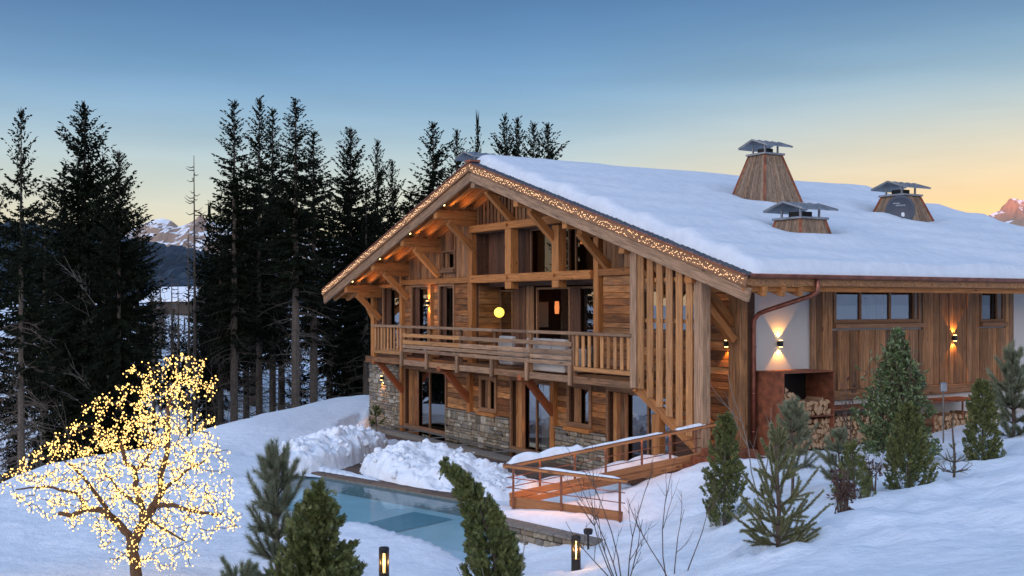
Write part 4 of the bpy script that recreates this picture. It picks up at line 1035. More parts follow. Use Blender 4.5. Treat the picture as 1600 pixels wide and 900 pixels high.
# ------------------------------------------------------------------ ramp railing
P1 = Vector((0, 23.4, .30)); P2 = Vector((2.26, 22.6, .125)); P3 = Vector((4.77, 25.6, .97))
ramp = empty('ramp_railing', label='rust and timber railing around the sloping ramp, snow on its handrail', cat='railing')
def wing(a, b, ts, front):
    up = Vector((0, 0, 1)); d = (b-a).normalized(); nrm = Vector((-d.y, d.x, 0))
    for i in range(3 if not front else 1):
        q = 3 if not front else 1
        p0 = a+(b-a)*(i/q); p1 = a+(b-a)*((i+1)/q)-d*.006
        if front: beam('kerb_board', p0+up*.12, p1+up*.12, .06, .24, MAT['larch'], ramp)
        else:
            beam('kerb_board', p0+up*.075, p1+up*.075, .05, .145, MAT['larch'], ramp); beam('kerb_board', p0+up*.225, p1+up*.225, .06, .14, MAT['larch'], ramp)
    beam('handrail', a-d*.14+up*.87, b+d*.10+up*.87, .13, .065, MAT['larch'], ramp); beam('rail_plate', a-d*.14+up*.908, b+d*.1+up*.908, .145, .012, MAT['rust_metal'], ramp)
    for t in ts:
        p = a+(b-a)*t+nrm*.055*(-1 if front else 1)
        beam('post', p+up*.0, p+up*.84, .05, .05, MAT['rust_metal'], ramp, .004, (0, 1, 0))
    for h in (.42, .63): m = MB(); m.tube([a-d*.08+up*h, b+d*.05+up*h], .011, 6); m.build('wire_rail', MAT['rust_metal'], ramp)
wing(P1, P2, (.02, .46, .98), True); wing(P1+Vector((-.05, .12, 0)), P3, (.14, .30, .445, .62, .76, .89, .99), False)
# warm light strip fixed under the handrail over the landing
P0b = P1+Vector((-.05, .12, 0)); u8 = Vector((-.01, .035, .834))
for a, b in ((P1+(P2-P1)*.08+u8, P1+(P2-P1)*.85+u8), (P0b+(P3-P0b)*.05+u8, P0b+(P3-P0b)*.8+u8)):
    m = MB(); m.tube([a, b], .006, 5); st = m.build('led_strip', MAT['led_warm'], ramp)
    l = bpy.data.lights.new('strip_glow', 'AREA'); l.shape = 'RECTANGLE'; l.size = (b-a).length; l.size_y = .02; l.energy = 8 if b.y < 23 else 3; l.color = (1, .42, .14)
    lo = bpy.data.objects.new('strip_glow', l); C.objects.link(lo); lo.parent = ramp; d = (b-a).normalized(); zz = Vector((0, -.0, 1)); yy = zz.cross(d).normalized(); zz = d.cross(yy)
    M = Matrix((d, yy, zz)).transposed().to_4x4(); M.translation = (a+b)/2-Vector((0, 0, .02)); lo.matrix_local = M
def caps(name, label, a, b, w, h, seed, par=None):
    m = MB(); n = 60; d = (b-a); dn = d.normalized(); nr = Vector((-dn.y, dn.x, 0)); V = []; F = []
    for i in range(n+1):
        t = i/n; p = a+d*t; hh = h*(.55+.9*abs(noise.noise(Vector((t*d.length*1.3, seed, 0)))))*min(1, t*12, (1-t)*12+.02)
        for k in range(7):
            q = -1+2*k/6; V.append(p+nr*(w/2*q*(1+.12*noise.noise(Vector((t*9, q, seed)))))+Vector((0, 0, hh*math.sqrt(max(0, 1-q*q))-.002)))
    for i in range(n):
        for k in range(6): F.append([i*7+k, (i+1)*7+k, (i+1)*7+k+1, i*7+k+1])
    fin(mobj(name, V, F, MAT['snow'], None, True), label, 'snow', 'snow lying on the ramp railing')
bk = Vector((-.2, .52, .14)); caps('ramp_snow', 'snow lying on the ramp path behind its timber edge', P1+(P3-P1)*.04+bk, P1+(P3-P1)*.86+bk, .95, .26, 13)
u9 = Vector((0, 0, .914))
caps('rail_snow', 'thick snow on the lower half of the long ramp handrail', P1+u9+Vector((-.1, .12, 0)), P1+(P3-P1)*.34+u9+Vector((-.05, .12, 0)), .2, .17, 1)
caps('rail_snow', 'thin snow along the middle of the long ramp handrail', P1+(P3-P1)*.34+u9+Vector((-.05, .12, 0)), P1+(P3-P1)*.72+u9+Vector((0, .09, 0)), .15, .05, 4)
caps('rail_snow', 'short snow ridge near the upper end of the ramp handrail', P1+(P3-P1)*.78+u9+Vector((0, .07, 0)), P1+(P3-P1)*.93+u9+Vector((0, .05, 0)), .17, .08, 9)
caps('rail_snow', 'thin snow along the short front ramp handrail', P1+(P2-P1)*.25+u9, P1+(P2-P1)*.98+u9, .13, .06, 6)
# stone retaining wall between pool and ramp
def retaining():
    a = Vector((-.42, 22.72, 0)); b = Vector((1.5, 20.5, 0)); d = (b-a); L = d.length; ang = math.atan2(d.y, d.x)
    e = empty('retaining_wall', a, ang, 'rough low stone wall below the ramp beside the pool', 'wall')
    m = MB(); m.box(0, L, .0, .32, -.9, .16); m.build('wall_core', MAT['mortar'], e)
    m = MB(); z = -.85
    while z < .14:
        h = min(rr(.08, .2), .15-z+.01); x = rr(-.1, 0)
        while x < L:
            w = rr(.14, .5); m.cbox(x+w/2, -.02+rr(-.02, .02), z+h/2, w-.014, .1, h-.012, .022, Matrix.Rotation(rr(-.06, .06), 3, 'Y')); x += w
        z += max(h, .05)
    m.build('stone', MAT['stone'], e, kind='stuff')
    x = 0
    while x < L: w = rr(.35, .6); mm = MB(); mm.cbox(x+w/2, .1, .185, w-.015, .42, .05, .012); mm.build('coping_stone', MAT['concrete'], e); x += w
retaining()

# ------------------------------------------------------------------ bollard lights
def bollard(u, v, Y, label, h=.62):
    p = at(u, v, Y); e = empty('bollard_light', p, .35, label, 'bollard lamp', 'garden bollard lights')
    r = .082
    m = MB(); m.lathe([(r, -.3), (r, h-.40)], 20); m.build('lower_body', MAT['dark_metal'], e)
    m = MB(); m.lathe([(r, h-.08), (r*1.02, h-.02), (r*.9, h)], 20); m.build('cap', MAT['dark_metal'], e)
    m = MB(); m.lathe([(r*.22, h-.40), (r*.22, h-.08)], 10); m.build('light_tube', MAT['filament'], e)
    # dark back half, vertical bars in front
    m = MB(); n = 12
    for k in range(n+1):
        t = R_(10)+R_(160)*k/n; m.v += [(r*math.cos(t), r*math.sin(t), h-.40), (r*math.cos(t), r*math.sin(t), h-.08)]
    m.f = [[2*k, 2*k+2, 2*k+3, 2*k+1] for k in range(n)]; m.build('back_shield', MAT['dark_metal'], e)
    for k in range(8):
        t = R_(188)+R_(164)*k/7; m = MB(); m.tube([(r*.93*math.cos(t), r*.93*math.sin(t), h-.40), (r*.93*math.cos(t), r*.93*math.sin(t), h-.08)], .005, 4); m.build('louvre_bar', MAT['dark_metal'], e)
    l = bpy.data.lights.new('bollard_glow', 'POINT'); l.energy = 5; l.color = (1, .55, .2); l.shadow_soft_size = .03; o = bpy.data.objects.new('bollard_glow', l); C.objects.link(o); o.parent = e; o.location = (0, -.045, h-.24)
bollard(600, 916, 17.6, 'left dark bollard light in the snow in front of the pool')
bollard(900, 893, 19.0, 'right dark bollard light in front of the stone wall and ramp')
e = empty('garden_spotlight', at(919, 831, 20.2), .4, 'small dark spotlight head poking out of the snow behind the right bollard', 'spotlight')
m = MB(); m.lathe([(.075, -.04), (.085, 0), (.085, .045), (.06, .06)], 18); m.build('housing', MAT['dark_metal'], e)
m = MB(); m.tube([(0, 0, -.35), (0, 0, -.03)], .02, 8); m.build('spike', MAT['dark_metal'], e)

# ------------------------------------------------------------------ balcony furniture
sofa = onchalet(empty('outdoor_sofa', label='pale outdoor sofa with cushions behind the balcony railing', cat='sofa'), -7.3, -.62, 2.62)
m = MB(); m.cbox(0, 0, .2, 2.1, .75, .28, .03); m.build('seat_base', MAT['cushion'], sofa)
for k in range(3): m = MB(); m.cbox(-.7+.7*k, .05, .42, .68, .7, .16, .05); m.build('seat_cushion', MAT['cushion'], sofa)
for k in range(3): m = MB(); m.cbox(-.7+.7*k, -.28, .72, .66, .2, .56, .07, Matrix.Rotation(-.12, 3, 'X')); m.build('back_cushion', MAT['cushion'], sofa)
for s in (-1, 1): m = MB(); m.cbox(1.0*s, .02, .48, .16, .75, .5, .05); m.build('armrest', MAT['cushion'], sofa)
chair = onchalet(empty('outdoor_armchair', label='pale outdoor armchair left of the sofa on the balcony', cat='armchair'), -9.6, -.6, 2.62)
m = MB(); m.cbox(0, 0, .3, .8, .7, .3, .05); m.build('seat', MAT['cushion'], chair); m = MB(); m.cbox(0, -.28, .72, .8, .18, .6, .06, Matrix.Rotation(-.12, 3, 'X')); m.build('backrest', MAT['cushion'], chair)
for s in (-1, 1): m = MB(); m.cbox(.38*s, 0, .5, .12, .7, .3, .04); m.build('armrest', MAT['cushion'], chair)

# ------------------------------------------------------------------ plants
def rdir(): 
    z = rr(-1, 1); t = rr(0, 6.2832); s = math.sqrt(1-z*z); return Vector((s*math.cos(t), s*math.sin(t), z))
def perp(d):
    w = d.cross(rdir()); 
    return w.normalized() if w.length > 1e-3 else d.orthogonal().normalized()
def spray(m, p, d, size, width):
    """a flat fan of scale leaves"""
    w = perp(d)
    m.diamond(p, d, w, size, width*1.1)
    for k in (.15, .35, .55, .75):
        for s in (-1, 1):
            dd = (d + w*(s*.85)+rdir()*.15).normalized(); m.diamond(p+d*(size*k), dd, w if abs(dd.dot(w)) < .9 else d, size*(.62-.35*k), width)
def thuja(name, label, p, h, r, n, bend=(0, 0), seed=1, size=.1, lean=1.6, tip=.55, group=None, bot=.10):
    random.seed(seed); e = empty(name, p, rr(0, 6), label, 'conifer shrub', group); e.rotation_euler.z = 0
    ax = lambda t: Vector((bend[0]*t**lean, bend[1]*t**lean, h*t*(1-.1*abs(bend[0])*t)))
    m = MB(); m.tube([ax(t/8*.92)-Vector((0, 0, .3 if t == 0 else 0)) for t in range(9)], [r*.07*(1-t/9)+.006 for t in range(9)], 7); m.build('trunk', MAT['bark'], e)
    f = MB(); tips = [(rr(0, 6.28), rr(.45, .95), rr(.2, .5)) for _ in range(9)]
    npl = max(60, n//15)
    for i in range(npl):
        t = random.random()**1.05; prof = min(1, (t/bot+.45))**.6*(1-t)**tip; a = rr(0, 6.2832); out = Vector((math.cos(a), math.sin(a), 0))
        lob = 1+.30*noise.noise(Vector((out.x*1.3, out.y*1.3+t*4, seed)))+rr(-.14, .2)
        Lp = r*(.55+.6*prof); tipp = ax(min(1.0, t*.93+.05*rr(.5, 1.5)))+out*(r*prof*lob+.012); d0 = (out*rr(.35, .8)+Vector((0, 0, rr(.7, 1.1)))+Vector((bend[0], bend[1], 0))*.8*t**2).normalized(); root = tipp-d0*Lp
        for k in range(44):
            q = 1-random.random()**1.6*.85; pos = root.lerp(tipp, q)+rdir()*size*rr(.1, .7)*(1.2-q*.75); d = (d0+rdir()*.5+out*.15).normalized()
            spray(f, pos, d, size*rr(.5, .95)*(1-.25*q), size*.115)
    f.build('foliage', MAT['thuja_leaf'], e); return e
thuja('thuja_shrub', 'wide dark thuja bush at the bottom between pine and left bollard', Vector((-2.25, 12.6, .45)), 2.1, .72, 5200, (0.04, 0), 3, .125, tip=.7)
thuja('thuja_shrub', 'bent thuja leaning to the left in front of the pool', Vector((-.16, 13.4, .5)), 2.36, .42, 3600, (-.70, .1), 5, .12, 3.2, .62)
thuja('thuja_shrub', 'slightly crooked thuja beside the upper end of the ramp', at(1132, 806, 18.6), 1.78, .36, 2800, (.02, 0), 8, .09)
thuja('thuja_shrub', 'neat conical thuja below the big broadleaf evergreen', at(1420, 768, 19), 1.55, .38, 2900, (0, 0), 9, .085, tip=.42)
thuja('thuja_shrub', 'upright thuja at the far right in front of the log rack', at(1536, 722, 21), 1.6, .33, 2800, (-.03, 0), 10, .085, tip=.38)
thuja('thuja_shrub', 'small tousled thuja bush half hidden behind the red leaved shrub', at(1335, 778, 18.2), .95, .3, 900, (-.05, 0), 12, .08)
def brush(f, p0, p1, n, length, width, ang=.9, start=.1, taper=.5, sag=0):
    n = int(n*.75)
    d = (p1-p0); L = d.length; d.normalize()
    for i in range(n):
        t = start+(1-start)*random.random(); p = p0+(p1-p0)*t+Vector((0, 0, -sag*4*t*(1-t)))
        w = perp(d); dd = (d*math.cos(ang*rr(.7, 1.2))+w*math.sin(ang*rr(.7, 1.2))).normalized()
        f.needle(p, dd, perp(dd), length*rr(.7, 1.15)*(1-taper*t*.4), width)
    for k in range(10): f.needle(p1, (d+rdir()*.45).normalized(), perp(d), length*.9, width)
def pine(name, label, p, h, whorls, seed, nl=.085, nw=.006, nper=420, mat='pine_needle', cat='young pine', group=None, spread=1, top=3, ang=.75):
    random.seed(seed); e = empty(name, p, 0, label, cat, group)
    w = MB(); f = MB()
    w.tube([(0, 0, -.3), (.02, 0, h*.3), (-.02, .01, h*.7), (0, 0, h*.9)], [h*.02, h*.017, h*.011, .007], 7)
    for zf, n, L, up in whorls:
        a0 = rr(0, 6)
        for k in range(n):
            a = a0+6.2832*k/n+rr(-.3, .3); ll = L*rr(.75, 1.15)*spread; p0 = Vector((0, 0, h*zf)); d = Vector((math.cos(a), math.sin(a), up*rr(.8, 1.2))).normalized()
            mid = p0+d*ll*.55; d2 = (d+Vector((0, 0, .45))).normalized(); p1 = mid+d2*ll*.5
            w.tube([p0, mid, p1], [.011, .008, .004], 5)
            brush(f, p0, mid, int(nper*.45), nl, nw, ang, .35); brush(f, mid, p1, int(nper*.6), nl, nw, ang*.85, 0)
            for q in range(2):
                b0 = p0+(mid-p0)*rr(.5, .95); dd = (d+perp(d)*.9+Vector((0, 0, .25))).normalized(); b1 = b0+dd*ll*rr(.25, .42); w.tube([b0, b1], [.006, .003], 4); brush(f, b0, b1, int(nper*.4), nl, nw, ang, 0)
    brush(f, Vector((0, 0, h*.7)), Vector((0, 0, h)), int(nper*.8), nl, nw, .7, 0)
    w.build('trunk', MAT['twig'], e); f.build('foliage', MAT[mat], e); return e
pine('pine_sapling', 'tall young pine with upright shoots beside the lit tree', Vector((-3.02, 14.2, .45)), 2.38, [(.2, 6, .5, .6), (.34, 7, .55, .8), (.46, 7, .6, 1.0), (.58, 8, .6, 1.2), (.70, 7, .52, 1.6), (.80, 6, .46, 2.4)], 21, .12, .006, 560)
pine('pine_sapling', 'low pine branch tips at the bottom edge below the tall young pine', Vector((-3.0, 12.3, .35)), 1.35, [(.4, 6, .55, .6), (.6, 6, .5, .8), (.8, 5, .35, 1.2)], 22, .085, .007, 700)
pine('pine_sapling', 'blue grey young pine in front of the firewood box', at(1238, 756, 20.2), 1.55, [(.15, 7, .5, .5), (.3, 8, .52, .6), (.45, 8, .5, .6), (.6, 8, .44, .8), (.73, 7, .36, 1.1), (.85, 5, .22, 1.6)], 23, .115, .0065, 330)
pine('pine_sapling', 'small grey green pine behind the red leaved shrub', at(1312, 778, 18.8), 1.15, [(.25, 7, .42, .4), (.45, 7, .42, .5), (.65, 6, .35, .7), (.85, 5, .22, 1)], 24, .10, .007, 420)
pine('pine_sapling', 'grey green pine at the right edge behind the upright thuja', at(1583, 705, 23.5), 2.3, [(.12, 8, .75, .4), (.25, 8, .75, .5), (.38, 9, .72, .6), (.52, 8, .62, .8), (.66, 8, .5, 1.0), (.8, 6, .36, 1.4)], 25, .13, .009, 620)
pine('pine_sapling', 'tiny dark pine by the stone pier at the garden door', Vector((*toW(-17.9, -1.55), -.1)), .95, [(.3, 5, .4, .6), (.6, 5, .34, 1), (.82, 4, .2, 1.6)], 26, .07, .011, 420, 'thuja_leaf')
pine('spruce_sapling', 'open branched olive young spruce in a hollow of the snow', at(1215, 858, 15.4), 1.85, [(.03, 8, .66, .22), (.09, 8, .74, .34), (.18, 7, .74, .5), (.30, 6, .74, .85), (.44, 5, .62, 1.2), (.60, 4, .48, 1.7), (.76, 4, .30, 2.2)], 31, .05, .0105, 760, 'young_spruce_needle', 'young spruce', ang=1.05)
pine('spruce_sapling', 'thin leafless looking spruce sapling near the far right thuja', at(1490, 748, 19.5), 1.3, [(.08, 6, .38, .25), (.22, 6, .36, .4), (.4, 3, .12, 1.2)], 32, .03, .007, 90, 'young_spruce_needle', 'young spruce', ang=1.05)
def leafy(name, label, p, h, r, n, seed, mat, ll=.085, lw=.034, cat='shrub', stems=9, droop=0, conical=.75, bushy=0):
    random.seed(seed); e = empty(name, p, 0, label, cat); w = MB(); f = MB(); pts = []
    for s in range(stems):
        a = 6.28*s/stems+rr(-.3, .3); q = rr(.2, 1); top = Vector((math.cos(a)*r*q*.7, math.sin(a)*r*q*.7, h*(1-.42*q*conical)*rr(.88, 1.0)))
        path = [Vector((0, 0, -.2))+Vector((math.cos(a), math.sin(a), 0))*.05, top*.45+rdir()*.06, top]; w.tube(path, [.02, .012, .004], 5)
        for b in range(9):
            t = rr(.25, .97); c = path[1]*(1-max(0, (t-.45)/.55))+path[2]*max(0, (t-.45)/.55) if t > .45 else path[0]*(1-t/.45)+path[1]*(t/.45)
            rad = r*(1-max(0, min(1, c.z/h))**1.6*.75)*rr(.3, .7); dd = (rdir()+Vector((0, 0, .55-droop))).normalized(); c2 = c+dd*rad; w.tube([c, c2], [.006, .003], 4); pts.append((c, c2)); c3 = c2+(rdir()+Vector((0, 0, .3))).normalized()*rad*.5; pts.append((c2-(c2-c)*.3, c3))
    for i in range(n):
        c, c2 = random.choice(pts); t = random.random()**.6; q = c+(c2-c)*t; d = ((c2-c).normalized()+rdir()*.8+Vector((0, 0, .3-droop*1.2))).normalized()
        f.diamond(q, d, perp(d), ll*rr(.7, 1.2), lw)
    if bushy:
        for i in range(bushy):
            z = h*(.06+.92*random.random()**1.25); a = rr(0, 6.28); pr = r*min(1, (1-z/h)*1.5+.06)*(.75+.4*noise.noise(Vector((a*1.3, z*2.2, seed)))); q = Vector((math.cos(a)*pr, math.sin(a)*pr, 0))*(.35+.65*math.sqrt(random.random()))+Vector((0, 0, z))
            d0 = (q*Vector((1, 1, 0)) if False else (Vector((q.x, q.y, .0))*.9+Vector((0, 0, .45))+rdir()*.4)).normalized(); w.tube([q-d0*.22, q], [.005, .003], 4)
            for k in range(9):
                dd = (d0*.8+rdir()*.9).normalized(); f.diamond(q-d0*rr(0, .14), dd, perp(dd), ll*rr(.75, 1.2), lw)
    w.build('stem', MAT['twig'], e); f.build('foliage', MAT[mat], e); return e
leafy('evergreen_shrub', 'tall glossy broadleaf evergreen in front of the side windows', at(1402, 716, 22.0), 2.62, .92, 900, 41, 'laurel_leaf', .09, .036, stems=16, bushy=1250)
leafy('withered_shrub', 'small shrub with hanging dark red leaves in the snow', at(1318, 806, 16.8), .85, .38, 260, 42, 'dead_leaf', .085, .036, droop=.9)
leafy('withered_shrub', 'low reddish leaved twigs beside the neat conical thuja', at(1362, 752, 18.9), .45, .35, 110, 43, 'dead_leaf', .07, .03, droop=.5, stems=5)
leafy('beech_sapling', 'slim sapling with dry brown leaves in front of the board wall', at(1325, 720, 22.5), 2.35, .3, 110, 44, 'dead_leaf', .09, .035, 'sapling', stems=3)
def bare(name, label, p, stems, seed, mat='twig', cat='bare shrub', group=None, r0=.011, fork=3):
    random.seed(seed); e = empty(name, p, 0, label, cat, group); w = MB()
    def grow(q, d, L, r, lev):
        pts = [q]; n = 5
        for i in range(n):
            d = (d+rdir()*.13+Vector((0, 0, .04))).normalized(); pts.append(pts[-1]+d*(L/n))
        w.tube(pts, [r*(1-.65*i/n) for i in range(n+1)], 5)
        if lev < 2:
            for k in range(fork):
                i = random.randint(1, n-1); grow(pts[i], (d+perp(d)*rr(.4, .9)+Vector((0, 0, .25))).normalized(), L*rr(.25, .5), r*.6, lev+1)
    for dx, dy, lx, h in stems: grow(Vector((dx, dy, -.2)), Vector((lx, rr(-.15, .15), 1)).normalized(), h+.2, r0, 0)
    w.build('branch', MAT[mat], e, kind='stuff'); return e
bare('bare_shrub', 'leafless shrub of thin dark stems right of the right bollard', at(962, 893, 16.6), [(0, 0, -.55, 1.35), (.05, 0, -.3, 1.6), (.1, .1, -.15, 1.75), (.18, 0, .05, 1.6), (.02, .1, -.4, 1.0), (.2, .1, .3, .8), (.0, 0, -.9, 1.0)], 51)
bare('bare_shrub', 'sparse leafless shrub with a few wiry stems below the ramp', at(1042, 890, 16.0), [(0, 0, -.12, 1.7), (.05, 0, -.65, 1.2), (.22, -.1, .3, 1.2), (.1, 0, .05, .9)], 52, r0=.010, fork=2)
bare('bare_shrub', 'two pale bare stems standing before the bent thuja', Vector((.12, 12.6, .7)), [(0, 0, -.02, 1.35), (-.25, 0, -.6, 1.0), (-.3, .1, -.2, .9)], 53, 'pale_bark', fork=0)
bare('bare_shrub', 'pale leafless stems rising beside the crooked ramp thuja', at(1185, 760, 18), [(0, 0, -.15, 1.9), (.08, 0, .05, 1.3), (.2, .1, .2, 1.0)], 54, 'pale_bark', fork=2)
e = empty('garden_spotlight', at(1474, 650, 24.5), 0, 'small grey spotlight head on a thin pole before the log rack', 'spotlight')
m = MB(); m.cbox(0, 0, .64, .14, .1, .2, .02); m.build('housing', MAT['zinc'], e); m = MB(); m.tube([(0, 0, -.6), (0, 0, .54)], .018, 6); m.build('pole', MAT['pale_bark'], e)

# the small tree wrapped in lights
def lit_tree():
    random.seed(77); Y = 17.5; base = at(217, 905, Y); e = empty('lit_tree', base, 0, 'gnarled leafless tree covered all over in warm white lights', 'tree')
    W = MB(); P = lambda u, v, dy=0: at(u, v, Y+dy)-base
    limbs = [([(217, 930, 0), (212, 880, 0), (205, 855, 0), (222, 820, 0), (240, 790, 0)], .105, .075), ([(212, 862, 0), (200, 835, .1), (178, 812, .2), (160, 798, .3), (135, 795, .3), (110, 806, .35), (92, 802, .4)], .07, .035),
             ([(222, 820, 0), (222, 790, .1), (212, 765, .2), (212, 735, .25), (196, 722, .3), (188, 690, .3)], .06, .03), ([(240, 790, 0), (252, 770, -.05), (250, 740, -.1), (262, 710, -.1), (264, 670, -.1), (262, 640, 0), (275, 600, 0)], .065, .02),
             ([(240, 790, 0), (270, 790, -.3), (305, 800, -.5), (345, 805, -.6)], .045, .02), ([(212, 735, .25), (225, 725, .5), (240, 700, .7), (225, 660, .9)], .035, .015), ([(135, 795, .3), (120, 770, .5), (70, 760, .7), (25, 765, .8)], .035, .012), ([(178, 812, .2), (150, 770, -.4), (120, 735, -.7), (95, 715, -.8)], .04, .012),
             ([(252, 770, -.05), (285, 740, -.4), (320, 720, -.6)], .035, .012), ([(222, 820, 0), (235, 815, -.5), (260, 830, -.9), (290, 845, -1.1)], .04, .012), ([(222, 790, .1), (190, 770, .7), (165, 740, 1.1)], .035, .012)]
    nodes = []; fine = []
    for pts, r0, r1 in limbs:
        q = [P(*a) for a in pts]; d = []
        for i in range(len(q)-1):
            for k in range(4): d.append(q[i].lerp(q[i+1], k/4)+rdir()*.012)
        d.append(q[-1]); W.tube(d, [.95*(r0+(r1-r0)*i/(len(d)-1)) for i in range(len(d))], 8); nodes += d[len(d)//3:]
    trunk = W.build('trunk', MAT['tree_bark_warm'], e, True)
    poly = [(0, 778), (12, 735), (75, 685), (135, 632), (205, 575), (270, 552), (325, 560), (338, 600), (330, 650), (355, 700), (368, 760), (385, 815), (368, 835), (320, 850), (295, 890), (240, 892), (175, 885), (140, 840), (70, 812)]
    tg = []
    tries = 0
    while len(tg) < 720 and tries < 40000:
        tries += 1
        u, v = rr(0, 388), rr(548, 898)
        s = sdpoly(u, v, poly)
        if s > 0: 
            dy = min(1.6, .25+s*.016)*rr(-1, 1); q = P(u, v, dy)
            if all((q-o2).length_squared > .04 for o2 in tg): tg.append(q)
    arr = [n.copy() for n in nodes]
    tg.sort(key=lambda t: min((t-n).length for n in nodes)); B = MB()
    for t in tg:
        n0 = min(arr, key=lambda n: (t-n).length_squared); L = (t-n0).length
        if L < .06: continue
        k = max(3, int(L/.09)); off = perp((t-n0).normalized())*L*rr(.03, .14); pts = [n0.lerp(t, i/k)+off*math.sin(math.pi*i/k)+rdir()*.012*(0 < i) for i in range(k+1)]
        B.tube(pts, [.004*(1-.7*i/k)+.0015 for i in range(k+1)], 4); arr += pts[1:]; fine.append(pts)
    B.build('branch', MAT['twig'], e, kind='stuff')
    s = empty('string_lights', base, 0, 'hundreds of tiny warm white lights strung through the bare tree', 'string lights'); m = MB(); c = MB()
    for pts in fine:
        if random.random() < .8: c.tube([p+Vector((0, 0, .012)) for p in pts], .003, 3)
        for a, b in zip(pts[:-1], pts[1:]):
            for k in range(3):
                if random.random() < .9: m.octa(a.lerp(b, random.random())+rdir()*.055, rr(.009, .0155))
    for n in nodes:
        if random.random() < .8: m.octa(n+rdir()*.07, rr(.012, .018))
    m.build('light_bulb', MAT['bulb_warm'], s, kind='stuff'); c.build('wire', MAT['dark_metal'], s, kind='stuff')
lit_tree()

# ------------------------------------------------------------------ forest
def spruce_mesh(seed, h, r, low, whorl, per, tw, drop=.62, dead=0, wt=.14, pw=.8):
    random.seed(seed); f = MB(); w = MB(); dd_ = MB()
    w.tube([(0, 0, -2.5), (0, 0, h*.3), (0, 0, h*.7), (0, 0, h)], [h*.0125, h*.010, h*.005, .01], 7)
    z = h*low
    while z < h*.985:
        t = (h-z)/h; L0 = r*(.78*min(1, t/.30)**(pw+.28)+.22*t+.015); n = per if t > .12 else max(3, per-2)
        for k in range(n):
            a = rr(0, 6.2832); L = L0*rr(.6, 1.14)*(1+.25*noise.noise(Vector((a, z*.4, seed)))); zz = z+rr(-.2, .2)
            ca, sa = math.cos(a), math.sin(a); steps = max(2, int(L/tw)); side = Vector((-sa, ca, 0))
            rise = .55 if t < .15 else (.15 if t < .4 else -.12)
            prev = None
            for i in range(steps+1):
                s = i/steps; p = Vector((ca*L*s, sa*L*s, zz + L*(rise*s - drop*t*s*s + .22*s**3)))
                if i == 0: prev = p; continue
                d = (p-prev).normalized(); sz = (.56-.24*s)*min(1, .45+L*.35)*rr(.7, 1.2)*min(1, .4+2.6*t)
                for sg in (-1, 1, -1, 1):
                    dv = (d*.75+side*sg*rr(.5, .9)+Vector((0, 0, rr(-.5, .05)))).normalized(); f.diamond(prev.lerp(p, random.random()), dv, perp(dv), sz, wt*rr(.6, 1.0))
                for _q in (0, 1): dv = (d*.5+Vector((0, 0, -.9))+rdir()*.2).normalized(); f.diamond(prev.lerp(p, random.random()), dv, perp(dv), sz*.7, wt*.8)
                prev = p
            d = Vector((ca, sa, .25)).normalized(); f.diamond(prev, d, perp(d), .3*min(1, .4+L*.4), wt*.8)
        z += whorl*rr(.75, 1.25)*(1 if t > .15 else .7)
    for k in range(6): d = (Vector((0, 0, 1))+rdir()*.3).normalized(); f.diamond(Vector((0, 0, h*.97)), d, perp(d), .55, .1)
    for k in range(dead):
        z = h*rr(.06, max(low, .1)+.12); a = rr(0, 6.28); L = rr(.6, 1.0)*r*.9; d = Vector((math.cos(a), math.sin(a), rr(-.35, .05))); q = Vector((0, 0, z)); pts = [q, q+d*L*.5, q+d*L+Vector((0, 0, -.1*L))]
        dd_.tube(pts, [.03, .02, .008], 4)
        for j in range(5): b = pts[0].lerp(pts[2], rr(.3, 1)); dd_.tube([b, b+(d*.5+rdir()*.8).normalized()*rr(.3, .8)], [.012, .004], 3)
    def mk(nm, mb, mat):
        if not mb.v: return None
        me = bpy.data.meshes.new(nm); me.from_pydata(mb.v, [], mb.f); me.materials.append(MAT[mat]); me.update(); return me
    return mk('crown', f, 'spruce_leaf'), mk('trunk', w, 'bark'), mk('dead_branch', dd_, 'bark'), h, r
V_N1 = spruce_mesh(101, 20, 1.9, .34, .30, 8, .27, dead=50, pw=.55, wt=.12); V_N2 = spruce_mesh(102, 20, 2.0, .40, .31, 8, .27, dead=50, pw=.55, wt=.12)
V_B = spruce_mesh(103, 20, 3.1, .02, .30, 11, .30, pw=.62, wt=.13); V_S = spruce_mesh(104, 20, 2.2, .42, .42, 7, .30, dead=150, drop=.25, pw=.6)
V_M = spruce_mesh(105, 16, 2.6, .02, .32, 9, .28, pw=.6, wt=.12); V_F = spruce_mesh(108, 20, 2.3, .36, .38, 7, .30, dead=70, pw=.6, wt=.13); V_Y = spruce_mesh(106, 5, 1.2, .04, .20, 8, .20, wt=.08, pw=.7)
def spruce(var, u, vtop, Y, wpx, label, group='spruces standing behind the garden', zb=None):
    c, w, dd, h, r = var; top = at(u, vtop, Y); zb = raw_h(top.x, Y)-.2 if zb is None else zb
    s = (top.z-zb)/h; e = empty('spruce_tree', (top.x, Y, zb), (u*1.37) % 6.28, label, 'spruce', group)
    sx = wpx*1.22/FPX*Y/r if wpx else s; e.scale = (sx, sx, s)
    for nm, me in (('trunk', w), ('crown', c), ('dead_branch', dd)):
        if me: o = bpy.data.objects.new(nm, me); C.objects.link(o); o.parent = e
    return e
